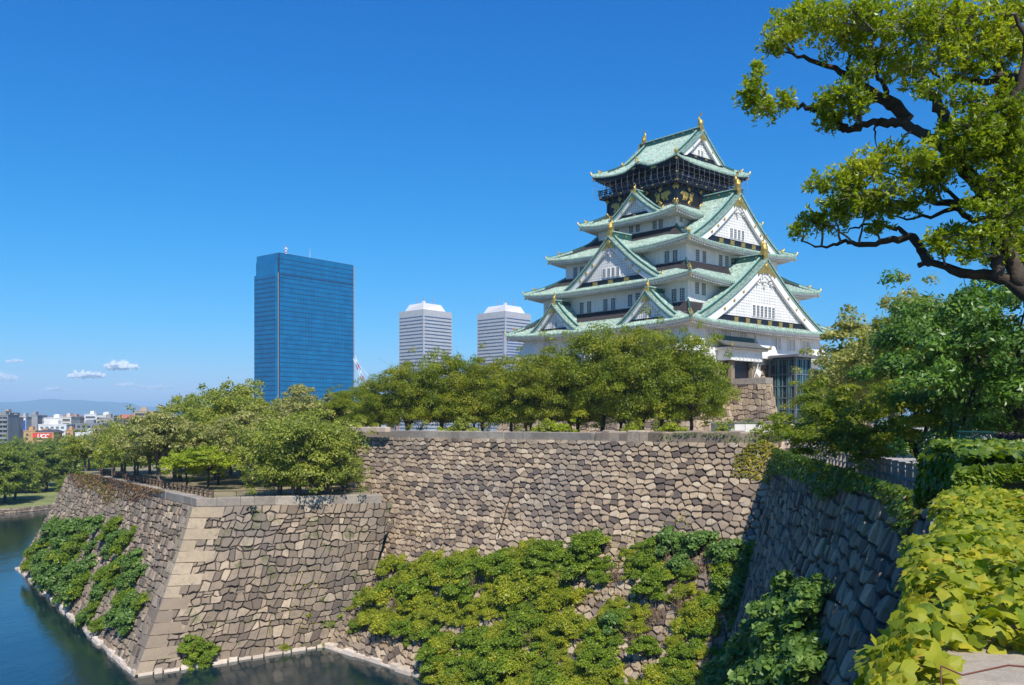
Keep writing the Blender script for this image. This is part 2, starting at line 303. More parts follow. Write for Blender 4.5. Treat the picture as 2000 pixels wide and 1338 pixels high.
def gable(k, uc, hw_, h, zb, of, ob, name='gable', bw=.9, D=.42, beam=.9, nwin=2, win=(.75, 1.5), ss=.9, geg=True, verge=True, shachi=True, sp=.46, ridge_back=None, ridge_h=.75, curve=None, zdrop=0, golds=True):
    cv = curve or (lambda t: .70*t+.30*t*t)
    zf = lambda s: zb+h*cv(1-np.abs(s))
    roof = MB(); f = FR(k); e = lambda u, o, z: (uc+u, o, z)
    ss_ = np.linspace(-1, 1, 41)
    prof = np.stack([ss_*hw_, 0*ss_, zf(ss_)], -1)
    def lay(prof, o1, o2, m, mb=roof, dz=(0, 0)):
        P = np.stack([prof+[uc, o1, dz[0]], prof+[uc, o2, dz[1]]], 0); mb.grid(FRn(k, P), m)
    lay(prof, of+.45, of-.9, 0); lay(prof, of-.9, (of-.9+ob)/2, 0); lay(prof, (of-.9+ob)/2, ob, 0)
    lay(prof, of+.45, of+.45, 3, dz=(0, -.2)); lay(prof, of+.45, of+.1, 2, dz=(-.2, -.22))
    # ribs down the slope
    for sg in (-1, 1):
        os_ = np.arange(ob+.2, of-1.2, sp); q = np.linspace(.02, 1, 9)
        if len(os_):
            P = np.stack([uc+sg*q[None]*hw_+0*os_[:, None], os_[:, None]+0*q[None], zf(q)[None]+0*os_[:, None]], -1)
            Q = rib_arrays(P, np.array([0, 1., 0]), np.array([0, 0, 1.]), .13); add_ribs(roof, FRn(k, Q), lambda i: 0)
        # short verge tiles across the rake
        L = math.hypot(hw_, h); nq = max(6, int(L/.42)); q = (np.arange(nq)+.5)/nq
        P = np.stack([uc+sg*q[:, None]*hw_+0*np.array([[0, 1]]), np.array([[of+.5, of-.65]])+0*q[:, None], zf(q)[:, None]+0*np.array([[0, 1]])], -1)
        sl = np.stack([np.full(nq, sg*hw_/L), 0*q, np.full(nq, -h/L)], -1)[:, None]; upv = np.stack([np.full(nq, sg*h/L), 0*q, np.full(nq, hw_/L)], -1)[:, None]
        add_ribs(roof, FRn(k, rib_arrays(P, sl, upv, .15)), lambda i: 0)
        for dof, wd, hg, mt in ((of-1.0, .5, .42, 2), (of-1.0, .26, .56, 3), (of-1.75, .22, .2, 3), (of-1.42, .34, .06, 2)):
            qq = np.linspace(.0, .97, 14); hp = FRn(k, np.stack([uc+sg*qq*hw_, 0*qq+dof, zf(qq)], -1))
            sd = np.array(f(0, 1, 0))-np.array(f(0, 0, 0)); roof.sweepbox(hp, sd, [0, 0, 1], wd, hg, mt)
        g0 = np.array(f(uc+sg*.99*hw_, of-.95, float(zf(np.array(.97)))+.1)); sv = (np.array(f(1, 0, 0))-np.array(f(0, 0, 0)))*sg
        roof.tube([g0-sv*.1, g0+sv*.15+[0, 0, .4], g0+sv*.3+[0, 0, .85]], [.3, .24, .05], 6, 4)
    zr = zb+h; rb = ob if ridge_back is None else ridge_back
    roof.box(uc-.3, uc+.3, rb, of-.15, zr-.15, zr+ridge_h, 2, f); roof.box(uc-.4, uc+.4, rb-.01, of-.1, zr+ridge_h, zr+ridge_h+.16, 3, f)
    for a in np.arange(of-1.6, rb+.5, -2.2): roof.box(uc-.33, uc+.33, a-.16, a+.16, zr+.25, zr+.5, 4, f)
    roof.prism([f(uc-.5, of-.1, zr-.35), f(uc+.5, of-.1, zr-.35), f(uc+.35, of-.1, zr+ridge_h+.05), f(uc-.35, of-.1, zr+ridge_h+.05)], [f(uc-.5, of+.2, zr-.35), f(uc+.5, of+.2, zr-.35), f(uc+.35, of+.2, zr+ridge_h+.05), f(uc-.35, of+.2, zr+ridge_h+.05)], 4)
    g = obj(name, roof, RM, keep)
    if shachi: fish(k, uc, of-.35, zr+ridge_h+.5*ss, ss, g)
    # barge boards: white curved band following the rake
    bb = MB(); L = math.hypot(hw_, h); cs = L/hw_
    def band(mb, d1, d2, o1, o2, s0, s1, m, n=20, sides=(-1, 1), fn1=None, fn2=None):
        for sg in sides:
            q = np.linspace(s0, s1, n); a = np.stack([uc+sg*q*hw_, 0*q, zf(q)-(d1 if fn1 is None else fn1(q))*cs], -1); b = np.stack([uc+sg*q*hw_, 0*q, np.maximum(zf(q)-(d2 if fn2 is None else fn2(q))*cs, zb-.15)], -1)
            a[:, 2] = np.maximum(a[:, 2], zb-.15+.01)
            A1 = a+[0, o1, 0]; B1 = b+[0, o1, 0]; A0 = a+[0, o2, 0]; B0 = b+[0, o2, 0]
            mb.grid(FRn(k, np.stack([A0, A1, B1, B0, A0], 0)), m)
    band(bb, .22, .42, of+.28, of-.3, 0, .99, 1); band(bb, .42, .42+bw, of+.15, of-.3, 0, .97, 0)
    obj('barge_board', bb, [WHITE, TEALL], g)
    # lattice tympanum
    d = .42+bw*.9; zt = zb+beam; lat = MB(); oi = of-.55
    qq = np.linspace(-1, 1, 81); top = zf(qq)-d*cs; ok = top > zt+.05
    if ok.any():
        un = qq[ok]*hw_; tp = top[ok]
        lat.grid(FRn(k, np.stack([np.stack([uc+un, 0*un+oi, tp+.1], -1), np.stack([uc+un, 0*un+oi, 0*un+zt-.2], -1)], 0)), 1)
        topf = lambda u: np.interp(u, un, tp, left=-99, right=-99)
        st = .46
        for u in np.arange(un[0]+.2, un[-1], st):
            zt_ = float(topf(u));
            if zt_ > zt+.1: lat.box(uc+u-.13, uc+u+.13, oi-.02, oi+.12, zt, zt_+.12, 0, f)
        for z in np.arange(zt+.05, zb+h, st):
            w2 = un[tp > z]
            if len(w2) > 1: lat.box(uc+w2[0], uc+w2[-1], oi-.02, oi+.10, z, z+.22, 0, f)
        lt = obj('lattice_panel', lat, [WHITE, SHADEP], g)
        ww, wh = win; tot = nwin*ww+(nwin-1)*.38
        if nwin:
            zc = zt+.45+wh/2 if h > 6 else zt+.12+wh/2
            fm = MB(); fm.box(uc-tot/2-.2, uc+tot/2+.2, oi, oi+.15, zc-wh/2-.2, zc+wh/2+.2, 0, f); obj('window_surround', fm, [WHITE], g)
            for i in range(nwin): window(k, uc-tot/2+ww/2+i*(ww+.38), zc, ww, wh, oi+.16, g, 1, 3)
        # dark beam with gilt plates
        bm = MB(); w2 = np.abs(qq[(zf(qq)-.45*cs) > zb+beam*.5]*hw_).max() if ok.any() else hw_*.7
        bm.box(uc-w2, uc+w2, oi-.05, oi+.3, zb-.2, zb+beam, 0, f); bm.box(uc-w2, uc+w2, oi+.02, oi+.36, zb+beam-.12, zb+beam+.04, 0, f)
        npl = max(1, int(w2/2.4))
        for i in range(npl):
            u0 = uc+(i-(npl-1)/2)*(2*w2*.62/max(npl, 1)); a = .62 if h > 6 else .35
            zz0, zz1 = zb+.12, zb+beam-.14
            bm.prism([f(u0-a, oi+.32, zz0), f(u0+a, oi+.32, zz0), f(u0+a*.72, oi+.32, (zz0+zz1)/2), f(u0+a, oi+.32, zz1), f(u0-a, oi+.32, zz1), f(u0-a*.72, oi+.32, (zz0+zz1)/2)],
                     [f(u0-a, oi+.38, zz0), f(u0+a, oi+.38, zz0), f(u0+a*.72, oi+.38, (zz0+zz1)/2), f(u0+a, oi+.38, zz1), f(u0-a, oi+.38, zz1), f(u0-a*.72, oi+.38, (zz0+zz1)/2)], 1)
        obj('beam', bm, [DARKW, GOLD], g)
    if golds:
        for sg in (-1, 1):
            go = MB(); band(go, .42, 0, of+.26, of+.1, 0, .14, 0, 13, sides=(sg,), fn2=lambda q: .48+bw*(1.15-6.2*q)+.14*np.sin(q*110)); obj('gilt_peak_plate', go, [GOLD], g)
            go = MB(); band(go, .42, 0, of+.22, of-.5, .86, .98, 0, 13, sides=(sg,), fn1=lambda q: .42+bw*.55, fn2=lambda q: .5+bw*(1.1+.9*(q-.8)*4)+.1*np.sin(q*80)); obj('gilt_scroll', go, [GOLD], g)
            for q in ((.36, .5, .64) if h > 6 else (.45,)):
                c = np.array([uc+sg*q*hw_, of+.2, float(zf(np.array(q)))-(.42+bw*.5)*cs]); r = .27 if h > 6 else .14
                ring = [f(c[0]+r*math.cos(t), c[1], c[2]+r*math.sin(t)) for t in np.arange(10)*.628]; ring2 = [f(c[0]+.7*r*math.cos(t), c[1]+.09, c[2]+.7*r*math.sin(t)) for t in np.arange(10)*.628]
                go = MB(); go.prism(ring, ring2); obj('gilt_roundel', go, [GOLD], g)
        if h > 6:
            c = np.array([uc, of+.32, zr-(.42+bw*.55)*cs]); ring = [f(c[0]+.5*math.cos(t), c[1], c[2]+.5*math.sin(t)) for t in np.arange(12)*.5236]; ring2 = [f(c[0]+.35*math.cos(t), c[1]+.12, c[2]+.35*math.sin(t)) for t in np.arange(12)*.5236]
            go = MB(); go.prism(ring, ring2); obj('gilt_roundel', go, [GOLD], g)
    if geg and h > 5:                 # carved white pendant under the peak
        gg = MB(); zc = zr-(.42+bw)*cs-1.0*h/10; sc_ = h/10
        for (a, b, r) in ((0, .35, .5), (-.55, .1, .42), (.55, .1, .42), (-1.1, -.25, .36), (1.1, -.25, .36), (-1.6, -.75, .26), (1.6, -.75, .26), (0, -.4, .42), (-.4, -.6, .3), (.4, -.6, .3), (0, -1.05, .3), (0, -1.4, .18), (-1.95, -1.05, .15), (1.95, -1.05, .15)):
            r *= sc_; n = 9; ring = [f(uc+a*sc_+r*math.cos(t), of-.42, zc+b*sc_+r*math.sin(t)) for t in np.arange(n)*2*math.pi/n]
            ring2 = [f(uc+a*sc_+r*.62*math.cos(t+.3), of-.02+abs(a)*.02+.03*b, zc+b*sc_+r*.62*math.sin(t+.3)) for t in np.arange(n)*2*math.pi/n]; gg.prism(ring, ring2)
        obj('carved_pendant', gg, [WHITE], g)
    return g
# storeys (half width along the right face, half width along the left face, bottom, top)
storey(18.6, 18.2, 9.0, 14.6); storey(15.9, 16.15, 16.5, 21.7); storey(12.9, 13.5, 24.0, 28.1); storey(9.4, 8.75, 30.5, 33.9)
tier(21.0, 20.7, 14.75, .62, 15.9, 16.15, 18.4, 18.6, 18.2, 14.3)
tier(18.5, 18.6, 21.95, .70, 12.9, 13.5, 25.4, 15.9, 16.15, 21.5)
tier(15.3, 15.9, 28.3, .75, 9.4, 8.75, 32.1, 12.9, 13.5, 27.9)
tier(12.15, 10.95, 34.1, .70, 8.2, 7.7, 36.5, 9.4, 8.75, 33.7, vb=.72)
gable(0, -.55, 17.8, 11.0, 15.25, 19.9, 12.6, bw=1.2, beam=1.15, nwin=6, win=(.72, 1.7), ss=1.15)
gable(0, -.55, 12.0, 8.8, 28.95, 14.8, 7.2, bw=.95, beam=.95, nwin=4, win=(.7, 1.45), ss=1.15)
gable(1, 1.35, 10.2, 7.9, 22.55, 17.5, 12.4, bw=.75, beam=.85, nwin=4, win=(.62, 1.35), ss=1.0)
gable(1, -9.5, 5.7, 4.9, 15.3, 19.95, 15.3, bw=.5, beam=.6, nwin=2, win=(.5, .95), ss=.55, geg=False, ridge_h=.5)
gable(1, 11.3, 5.9, 4.9, 15.3, 19.95, 15.3, bw=.5, beam=.6, nwin=2, win=(.5, .95), ss=.55, geg=False, ridge_h=.5)
gable(1, 1.0, 5.4, 4.1, 34.75, 11.1, 7.9, bw=.5, beam=.5, nwin=0, ss=.5, geg=False, ridge_h=.35)
gable(3, 0, 10.2, 7.7, 22.8, 16.6, 12.4, bw=.75, beam=.75, nwin=0, ss=1.0, geg=False, golds=False)
gable(2, 0, 17.6, 10.8, 15.7, 18.6, 12.6, bw=1.25, beam=1.0, nwin=0, ss=1.15, geg=False, golds=False)
gable(2, 0, 11.9, 8.4, 29.4, 13.9, 7.2, bw=.95, beam=.85, nwin=0, ss=1.15, geg=False, golds=False)
# windows in pairs: (face, u centre, z centre)
def wpair(k, px, py, half, wd, hg, n=2, hb=4):
    d = np.array([(px-1000)/F, 1, (HY-py)/F]); ox, oy = cT*(-CXK)+sT*(-CYK), -sT*(-CXK)+cT*(-CYK)
    dx, dy = cT*d[0]+sT*d[1], -sT*d[0]+cT*d[1]
    t = (-half-oy)/dy if k == 0 else (-half-ox)/dx
    u = ox+dx*t if k == 0 else -(oy+dy*t); window(k, u, d[2]*t, wd, hg, half, keep, n, hb)
for px, py in ((1317, 577), (1333, 575), (1136.5, 602), (1151, 600), (1183, 596), (1198, 594), (1231, 587), (1246, 584), (1072, 610)): wpair(1, px, py, 15.9, .95, 1.95)
for px, py in ((1361, 562), (1374, 565)): wpair(0, px, py, 16.15, .95, 1.95)
for px, py in ((1303, 502), (1319, 500), (1124, 533), (1137, 531)): wpair(1, px, py, 12.9, .95, 1.85)
for px, py in ((1362, 499), (1375, 502), (1407, 509), (1419, 511)): wpair(0, px, py, 13.5, .95, 1.85)
for px, py in ((1233, 446), (1246, 444), (1279, 439), (1291, 437), (1205, 451)): wpair(1, px, py, 9.4, .9, 1.55)
wpair(0, 1330, 427, 8.75, .8, 1.1)
def slats(k, px, py, half, wd, hg):
    d = np.array([(px-1000)/F, 1, (HY-py)/F]); ox, oy = cT*(-CXK)+sT*(-CYK), -sT*(-CXK)+cT*(-CYK)
    dx, dy = cT*d[0]+sT*d[1], -sT*d[0]+cT*d[1]; t = (-half-oy)/dy if k == 0 else (-half-ox)/dx
    u = ox+dx*t if k == 0 else -(oy+dy*t); z = d[2]*t; m = MB(); f = FR(k)
    m.box(u-wd/2, u+wd/2, half-.05, half+.02, z-hg/2, z+hg/2, 0, f)
    for a in (u-wd/2-.12, u-.14, u+wd/2-.06): m.box(a, a+(.28 if a == u-.14 else .18), half-.02, half+.14, z-hg/2-.05, z+hg/2+.05, 1, f)
    m.box(u-wd/2-.2, u+wd/2+.2, half-.02, half+.18, z+hg/2, z+hg/2+.22, 1, f)
    for i in range(1, 9):
        if i in (4, 5): continue
        a = u-wd/2+wd*i/9; m.box(a-.06, a+.06, half, half+.09, z-hg/2, z+hg/2, 1, f)
    obj('window', m, [PANE, WHITE], keep)
for px, py in ((1387, 655), (1419, 659), (1450, 662), (1517, 671), (1545, 674), (1571, 677)): slats(0, px, py, 18.2, 2.0, 1.95)
for px, py in ((1290, 650), (1247, 654), (1070, 668)): slats(1, px, py, 18.6, 2.0, 1.7)
# flaring stone-drop bays of the lowest storey
def bay(k, u0, u1, half, z0=10.6, z1=14.2, out=1.5, side0=.0, side1=.0):
    m = MB(); f = FR(k)
    m.hexa([f(u0-side0*out, half-.1, z0), f(u1+side1*out, half-.1, z0), f(u1+side1*out, half+out, z0), f(u0-side0*out, half+out, z0), f(u0, half-.1, z1), f(u1, half-.1, z1), f(u1, half+.08, z1), f(u0, half+.08, z1)][0:8])
    m.box(u0-side0*out-.03, u1+side1*out+.03, half-.05, half+out+.06, z0-.5, z0, 0, f)
    obj('stone_drop_bay', m, [WHITE], keep)
wpx = lambda px, half: (lambda d: (cT*(-CXK)+sT*(-CYK)+(cT*d+sT)*((-half-(sT*CXK-cT*CYK))/(-sT*d+cT))))((px-1000)/F)
bay(0, wpx(1473, 18.2), wpx(1505, 18.2), 18.2); bay(0, wpx(1578, 18.2), 18.6, 18.2, side1=1)
bay(0, -18.6, wpx(1368, 18.2), 18.2, side0=1); bay(1, 18.2-3.4, 18.2, 18.6); bay(1, -18.2, -18.2+3.6, 18.6, side0=1); bay(1, -2, 2, 18.6)
bay(3, -18.2, -15, 18.6); bay(3, 15, 18.2, 18.6)
# ---- black top storey with gilt tigers, balcony, safety net
f = MB(); f.add([K(sx*8.2, sy*7.7, z) for z in (35.5, 40.0) for sx, sy in ((-1, -1), (1, -1), (1, 1), (-1, 1))], MB.HEX.copy())
f.add([K(sx*7.3, sy*6.7, z) for z in (40.0, 44.0) for sx, sy in ((-1, -1), (1, -1), (1, 1), (-1, 1))], MB.HEX.copy())
for k in range(4):
    L, O = (8.2, 7.7) if k % 2 == 0 else (7.7, 8.2)
    for u in np.linspace(-L+.15, L-.15, 6): f.box(u-.16, u+.16, O, O+.14, 35.8, 40, 0, FR(k))
    f.box(-L-.2, L+.2, O, O+.2, 38.95, 39.3, 0, FR(k)); f.box(-L-.2, L+.2, O, O+.18, 36.5, 36.8, 0, FR(k))
    for u in np.linspace(-L+1, L-1, 8): f.box(u-.1, u+.1, O-.9, O-.6, 40, 43.5, 0, FR(k))
top = obj('upper_storey', f, [DARKW], keep)
tg = MB()
def disc(mb, k, u, z, o, rx, rz, n=10, d=.12):
    a = [FR(k)(u+rx*math.cos(t), o, z+rz*math.sin(t)) for t in np.arange(n)*2*math.pi/n]; b = [FR(k)(u+.7*rx*math.cos(t), o+d, z+.7*rz*math.sin(t)) for t in np.arange(n)*2*math.pi/n]; mb.prism(a, b)
def tiger(k, u, z, o, fl):
    global tg; tg = MB()
    for a, b, rx, rz in ((0, .05, .85, .48), (.6, .2, .5, .5), (-.7, .1, .5, .42), (1.15, .28, .36, .34), (1.42, .16, .2, .16), (1.05, .62, .12, .12), (.75, -.42, .2, .4), (.95, -.72, .26, .12), (.25, -.45, .17, .34), (-.55, -.45, .22, .42), (-.4, -.75, .26, .12), (-1.0, -.4, .2, .42), (-.95, -.72, .24, .11)):
        disc(tg, k, u+fl*a*1.15, z+b*1.1, o, rx*1.15, rz*1.15)
    P = [FR(k)(u+fl*a, o+.05, z+b) for a, b in ((-1.1, .25), (-1.4, .1), (-1.55, .4), (-1.35, .7), (-1.15, .72))]; tg.tube(P, [.12, .11, .1, .09, .06], 6); obj('gilt_tiger', tg, [GOLD], top)
tiger(1, 4.9, 37.95, 8.2, 1); tiger(1, -4.9, 37.95, 8.2, -1); tiger(0, -5.1, 37.95, 7.7, -1); tiger(0, 5.1, 37.95, 7.7, 1)
def fit_(k, u, z, o, rx, rz, **kw): m_ = MB(); disc(m_, k, u, z, o, rx, rz, **kw); obj('gilt_fitting', m_, [GOLD], top)
for k in (0, 1):
    L, O = (8.2, 7.7) if k % 2 == 0 else (7.7, 8.2)
    for u in np.linspace(-L+.15, L-.15, 6):
        for z in (36.65, 39.1): m_ = MB(); disc(m_, k, u, z, O+.2, .42, .3); disc(m_, k, u, z, O+.2, .2, .5); obj('gilt_fitting', m_, [GOLD], top)
    for u in np.linspace(-L+1.7, L-1.7, 5): fit_(k, u, 36.0, O+.05, .45, .14)
    for u in np.linspace(-L, L, 12): fit_(k, u, 39.55, O+.1, .14, .13)
bal = MB(); bg_ = MB()
for k in range(4):
    L, O = (9.25, 8.7) if k % 2 == 0 else (8.7, 9.25)
    bal.box(-L, L, O-1.6, O, 39.75, 40.0, 0, FR(k)); bal.box(-L, L, O-.35, O-.05, 39.5, 39.76, 0, FR(k))
    for z, hh in ((40.35, .1), (40.7, .1), (41.05, .14)): bal.box(-L-.35, L+.35, O-.16, O-.04, z, z+hh, 0, FR(k))
    for u in np.linspace(-L+.1, L-.1, 15): bal.box(u-.09, u+.09, O-.18, O-.02, 40, 41.15, 0, FR(k))
    for u in np.linspace(-L+.3, L-.3, 8): disc(bg_, k, u, 39.85, O+.0, .22, .12, 8, .06)
    for u in (-L, L): disc(bg_, k, u, 41.15, O-.1, .16, .16, 8, .1)
b_ = obj('balcony', bal, [DARKW], keep); obj('gilt_fitting', bg_, [GOLD], b_)
net = MB()
for k in range(4):
    L, O = (9.25, 8.7) if k % 2 == 0 else (8.7, 9.25)
    pr = [(O+.75, 43.1), (O+.8, 42.2), (O+.85, 41.3), (O+.75, 40.5), (O+.4, 39.9), (O+.02, 39.7)]
    for u in np.linspace(-L-.6, L+.6, 15): net.tube([FR(k)(u, a, b) for a, b in pr], .018, 4, 0, False)
    for a, b in pr[:5]: net.tube([FR(k)(-L-.7, a, b), FR(k)(L+.7, a, b)], .014, 4, 0, False)
obj('safety_net_frame', net, [METAL], keep)
# ---- top roof
tier(10.33, 9.5, 42.95, .80, 5.9, 6.0, 45.5, 8.6, 8.0, 43.3, vb=2.0, bumpk=(1, 1.0, 1.15, 1.9), um=[DARKW, DARKW])
gable(0, 0, 6.0, 5.0, 45.25, 6.9, -6.9, 'gable_roof', bw=.6, beam=.5, nwin=2, win=(.55, .95), ss=.95, geg=True, ridge_h=.6, curve=lambda t: .86*t+.14*t*t, shachi=False)
g5 = keep.children[-1]
fish(0, 0, 6.5, 51.35, .95, g5); fish(0, 0, -6.0, 51.35, .95, g5, -1)
gable(2, 0, 6.0, 5.0, 45.25, 6.9, 5.5, 'gable_end', bw=.6, beam=.5, nwin=0, ss=.95, geg=False, ridge_h=.6, curve=lambda t: .86*t+.14*t*t, shachi=False, golds=False)
# karahafu ridge over the arched eave
kh = MB()
kh.tube([K(-10.3, -1.15, 44.15), K(-9.0, -1.15, 44.5), K(-7.6, -1.15, 45.0), K(-6.6, -1.15, 45.4)], [.22, .22, .2, .14], 6, 3)
kh.tube([K(-10.4, -1.15, 44.1), K(-10.5, -1.15, 44.6), K(-10.75, -1.15, 44.95)], [.3, .22, .05], 6, 4)
for u in (-1.0, 3.6): kh.box(u+.3, u+1.5, 10.0, 10.14, 42.55+(.55 if u < 0 else -.15), 42.85+(.55 if u < 0 else -.15), 4, FR(1))
obj('arched_eave_ridge', kh, RM, keep)
# gatehouse porch at the foot of the right face
gx = -7.1; po = MB()
fr = lambda u, o, z: K(gx+u, -(18.2+o), z)
po.box(-4.2, 4.2, 0, 2.6, 9.4, 11.2, 0, fr); po.box(-4.8, 4.8, 0, 3.3, 11.0, 11.35, 1, fr)
P = np.array([[fr(u, o, z) for u in (-5.2, 5.2)] for o, z in ((3.7, 11.3), (2.2, 11.75), (.8, 12.5), (-.1, 12.7))]); po.grid(P, 2); po.grid(P-[0, 0, .15], 1)
for u in np.arange(-5.1, 5.2, .42): po.tube([fr(u, 3.75, 11.33), fr(u, 2.2, 11.79), fr(u, .8, 12.54)], .09, 5, 3, False)
po.box(-5.2, 5.2, -.1, .5, 12.55, 13.3, 4, fr)
for u in np.arange(-4.6, 4.7, .5): po.box(u-.1, u+.1, 2.7, 3.35, 11.0, 11.2, 1, fr)
for u in (-5.2, 5.2): po.tube([fr(u, 3.4, 11.5), fr(u, 3.6, 11.9)], [.25, .1], 6, 5)
for u in np.arange(-3, 3.1, 1.0): po.box(u-.15, u+.15, 2.5, 2.9, 9.3, 9.8, 0, fr)
M_GREYT = M_plain('grey clay tile', (.16, .17, .165), .7, var=.3, scale=3, col2=(.09, .10, .10))
obj('porch', po, [WHITE, SOFF, M_GREYT, M_GREYT, TEAL, GOLD], keep)
dd = MB(); dd.box(-3.3, 3.3, .9, 1.4, 5.8, 9.4, 0, fr); dd.box(-3.3, -2.4, 1.0, 2.0, 5.8, 9.3, 1, fr); dd.box(2.2, 4.6, 1.0, 2.0, 5.9, 9.2, 1, fr); obj('gate_opening', dd, [DARKW, ST_DARK], keep)
# ================================================================ STONE WALLS
ZW = -22.0
class Surf:
    def __init__(s, t0, t1, f0, f1, p=1.3):
        s.t0, s.t1, s.f0, s.f1 = [np.array(q, float) for q in (t0, t1, f0, f1)]; s.p = p
        s.W = (np.linalg.norm(s.t1-s.t0)+np.linalg.norm(s.f1-s.f0))/2; s.H = (np.linalg.norm(s.f0-s.t0)+np.linalg.norm(s.f1-s.t1))/2
        e = s.t1-s.t0; dn = (s.f0+s.f1-s.t0-s.t1); n = np.cross(dn, e); s.n = n/np.linalg.norm(n)
        s.n *= 1 if np.dot(s.n[:2], ((s.f0+s.f1)-(s.t0+s.t1))[:2]) > 0 else -1
    def at(s, u, v):
        u = np.asarray(u, float)[..., None]; v = np.asarray(v, float)[..., None]
        T = s.t0+(s.t1-s.t0)*u; B = s.f0+(s.f1-s.f0)*u; d = B-T
        return T+d*np.concatenate([v**s.p, v**s.p, v], -1)
    def nrm(s, u, v):
        a = s.at(u+.001, v)-s.at(u-.001, v); b = s.at(u, np.clip(v+.005, 0, 1))-s.at(u, np.clip(v-.005, 0, 1)); n = np.cross(b, a)
        n /= np.linalg.norm(n, axis=-1)[..., None]; return n*np.sign((n*s.n).sum(-1))[..., None]
def clip_poly(poly, nx, ny, c):
    out = []; n = len(poly)
    for i in range(n):
        a = poly[i]; b = poly[(i+1) % n]; da = a[0]*nx+a[1]*ny-c; db = b[0]*nx+b[1]*ny-c
        if da <= 0: out.append(a)
        if (da < 0 < db) or (db < 0 < da):
            t = da/(da-db); out.append((a[0]+t*(b[0]-a[0]), a[1]+t*(b[1]-a[1])))
    return out
def coursed(W, H, sx, sy, r):            # rough courses: wavy beds, slanted joints, split and doubled stones
    ys = [0.]
    while ys[-1] < H: ys.append(ys[-1]+sy*r.uniform(.78, 1.25))
    k = H/ys[-1]; ys = [y*k for y in ys]; nx = int(W/(sx*.55))+3; beds = []
    for j, y in enumerate(ys):
        a = 0 if j in (0, len(ys)-1) else .30*sy; o = [r.uniform(-a, a) for _ in range(nx+1)]; ph = r.uniform(0, 6)
        beds.append([y+v+(.22*sy*math.sin(i*.23+ph) if a else 0) for i, v in enumerate(o)])
    def bed(j, x): t = min(max(x/W, 0), 1)*nx; i = min(int(t), nx-1); f = t-i; return beds[j][i]*(1-f)+beds[j][i+1]*f
    cells = []
    for j in range(len(ys)-1):
        x = -r.uniform(0, .5)*sx; l0 = max(x, 0.); l1 = max(x, 0.)
        while min(l0, l1) < W-.05:
            w_ = sx*r.choice((.55, .8, .9, 1.0, 1.1, 1.4))*r.uniform(.85, 1.15); x += w_; sl = r.uniform(-.24, .24)*sx
            if r.random() < .5: sl *= .35
            u0, u1 = min(W, max(l0+.15*sx, x+sl)), min(W, max(l1+.15*sx, x-sl))
            if u0 > l0+.05 and u1 > l1+.05:
                T = lambda t: (l0+(u0-l0)*t, bed(j, l0+(u0-l0)*t)); B = lambda t: (l1+(u1-l1)*t, bed(j+1, l1+(u1-l1)*t)); m = r.uniform(.3, .7); m2 = r.uniform(.3, .7)
                if r.random() < .07 and w_ > .8*sx:          # two flat stones instead of one
                    c = r.uniform(.35, .65); ma, mb_ = [(T(0)[0]*(1-c)+B(0)[0]*c, T(0)[1]*(1-c)+B(0)[1]*c), (T(1)[0]*(1-c)+B(1)[0]*c, T(1)[1]*(1-c)+B(1)[1]*c+r.uniform(-.1, .1)*sy)]
                    cells.append([T(0), T(m), T(1), mb_, ma]); cells.append([ma, mb_, B(1), B(m2), B(0)])
                else: cells.append([T(0), T(m), T(1), B(1), B(m2), B(0)])
            l0, l1 = u0, u1
    return cells
def voronoi(W, H, sx, sy, r, jx=.31, jy=.25):      # polygonal random rubble
    nr = max(1, int(round(H/sy))); rows = []
    for j in range(nr):
        nc = max(1, int(round(W/sx*r.uniform(.84, 1.18)))); off = r.uniform(-.4, .4); rows.append([((i+.5+off+r.uniform(-jx, jx))*W/nc, (j+.5+r.uniform(-jy, jy))*H/nr) for i in range(nc)])
    cells = []
    for j, row in enumerate(rows):
        nb = np.array([p for jj in range(max(0, j-2), min(nr, j+3)) for p in rows[jj]])
        for x, y in row:
            poly = [(max(0, x-1.4*sx), max(0, y-1.4*sy)), (min(W, x+1.4*sx), max(0, y-1.4*sy)), (min(W, x+1.4*sx), min(H, y+1.4*sy)), (max(0, x-1.4*sx), min(H, y+1.4*sy))]
            if poly[0][0] >= poly[1][0] or poly[0][1] >= poly[2][1]: continue
            sel = nb[np.abs(nb[:, 0]-x) < 2.6*sx]; sel = sel[np.argsort((sel[:, 0]-x)**2+(sel[:, 1]-y)**2)][1:15]
            for a, b in sel:
                poly = clip_poly(poly, a-x, b-y, (a*a+b*b-x*x-y*y)/2)
                if len(poly) < 3: break
            if len(poly) >= 3: cells.append(poly)
    return cells
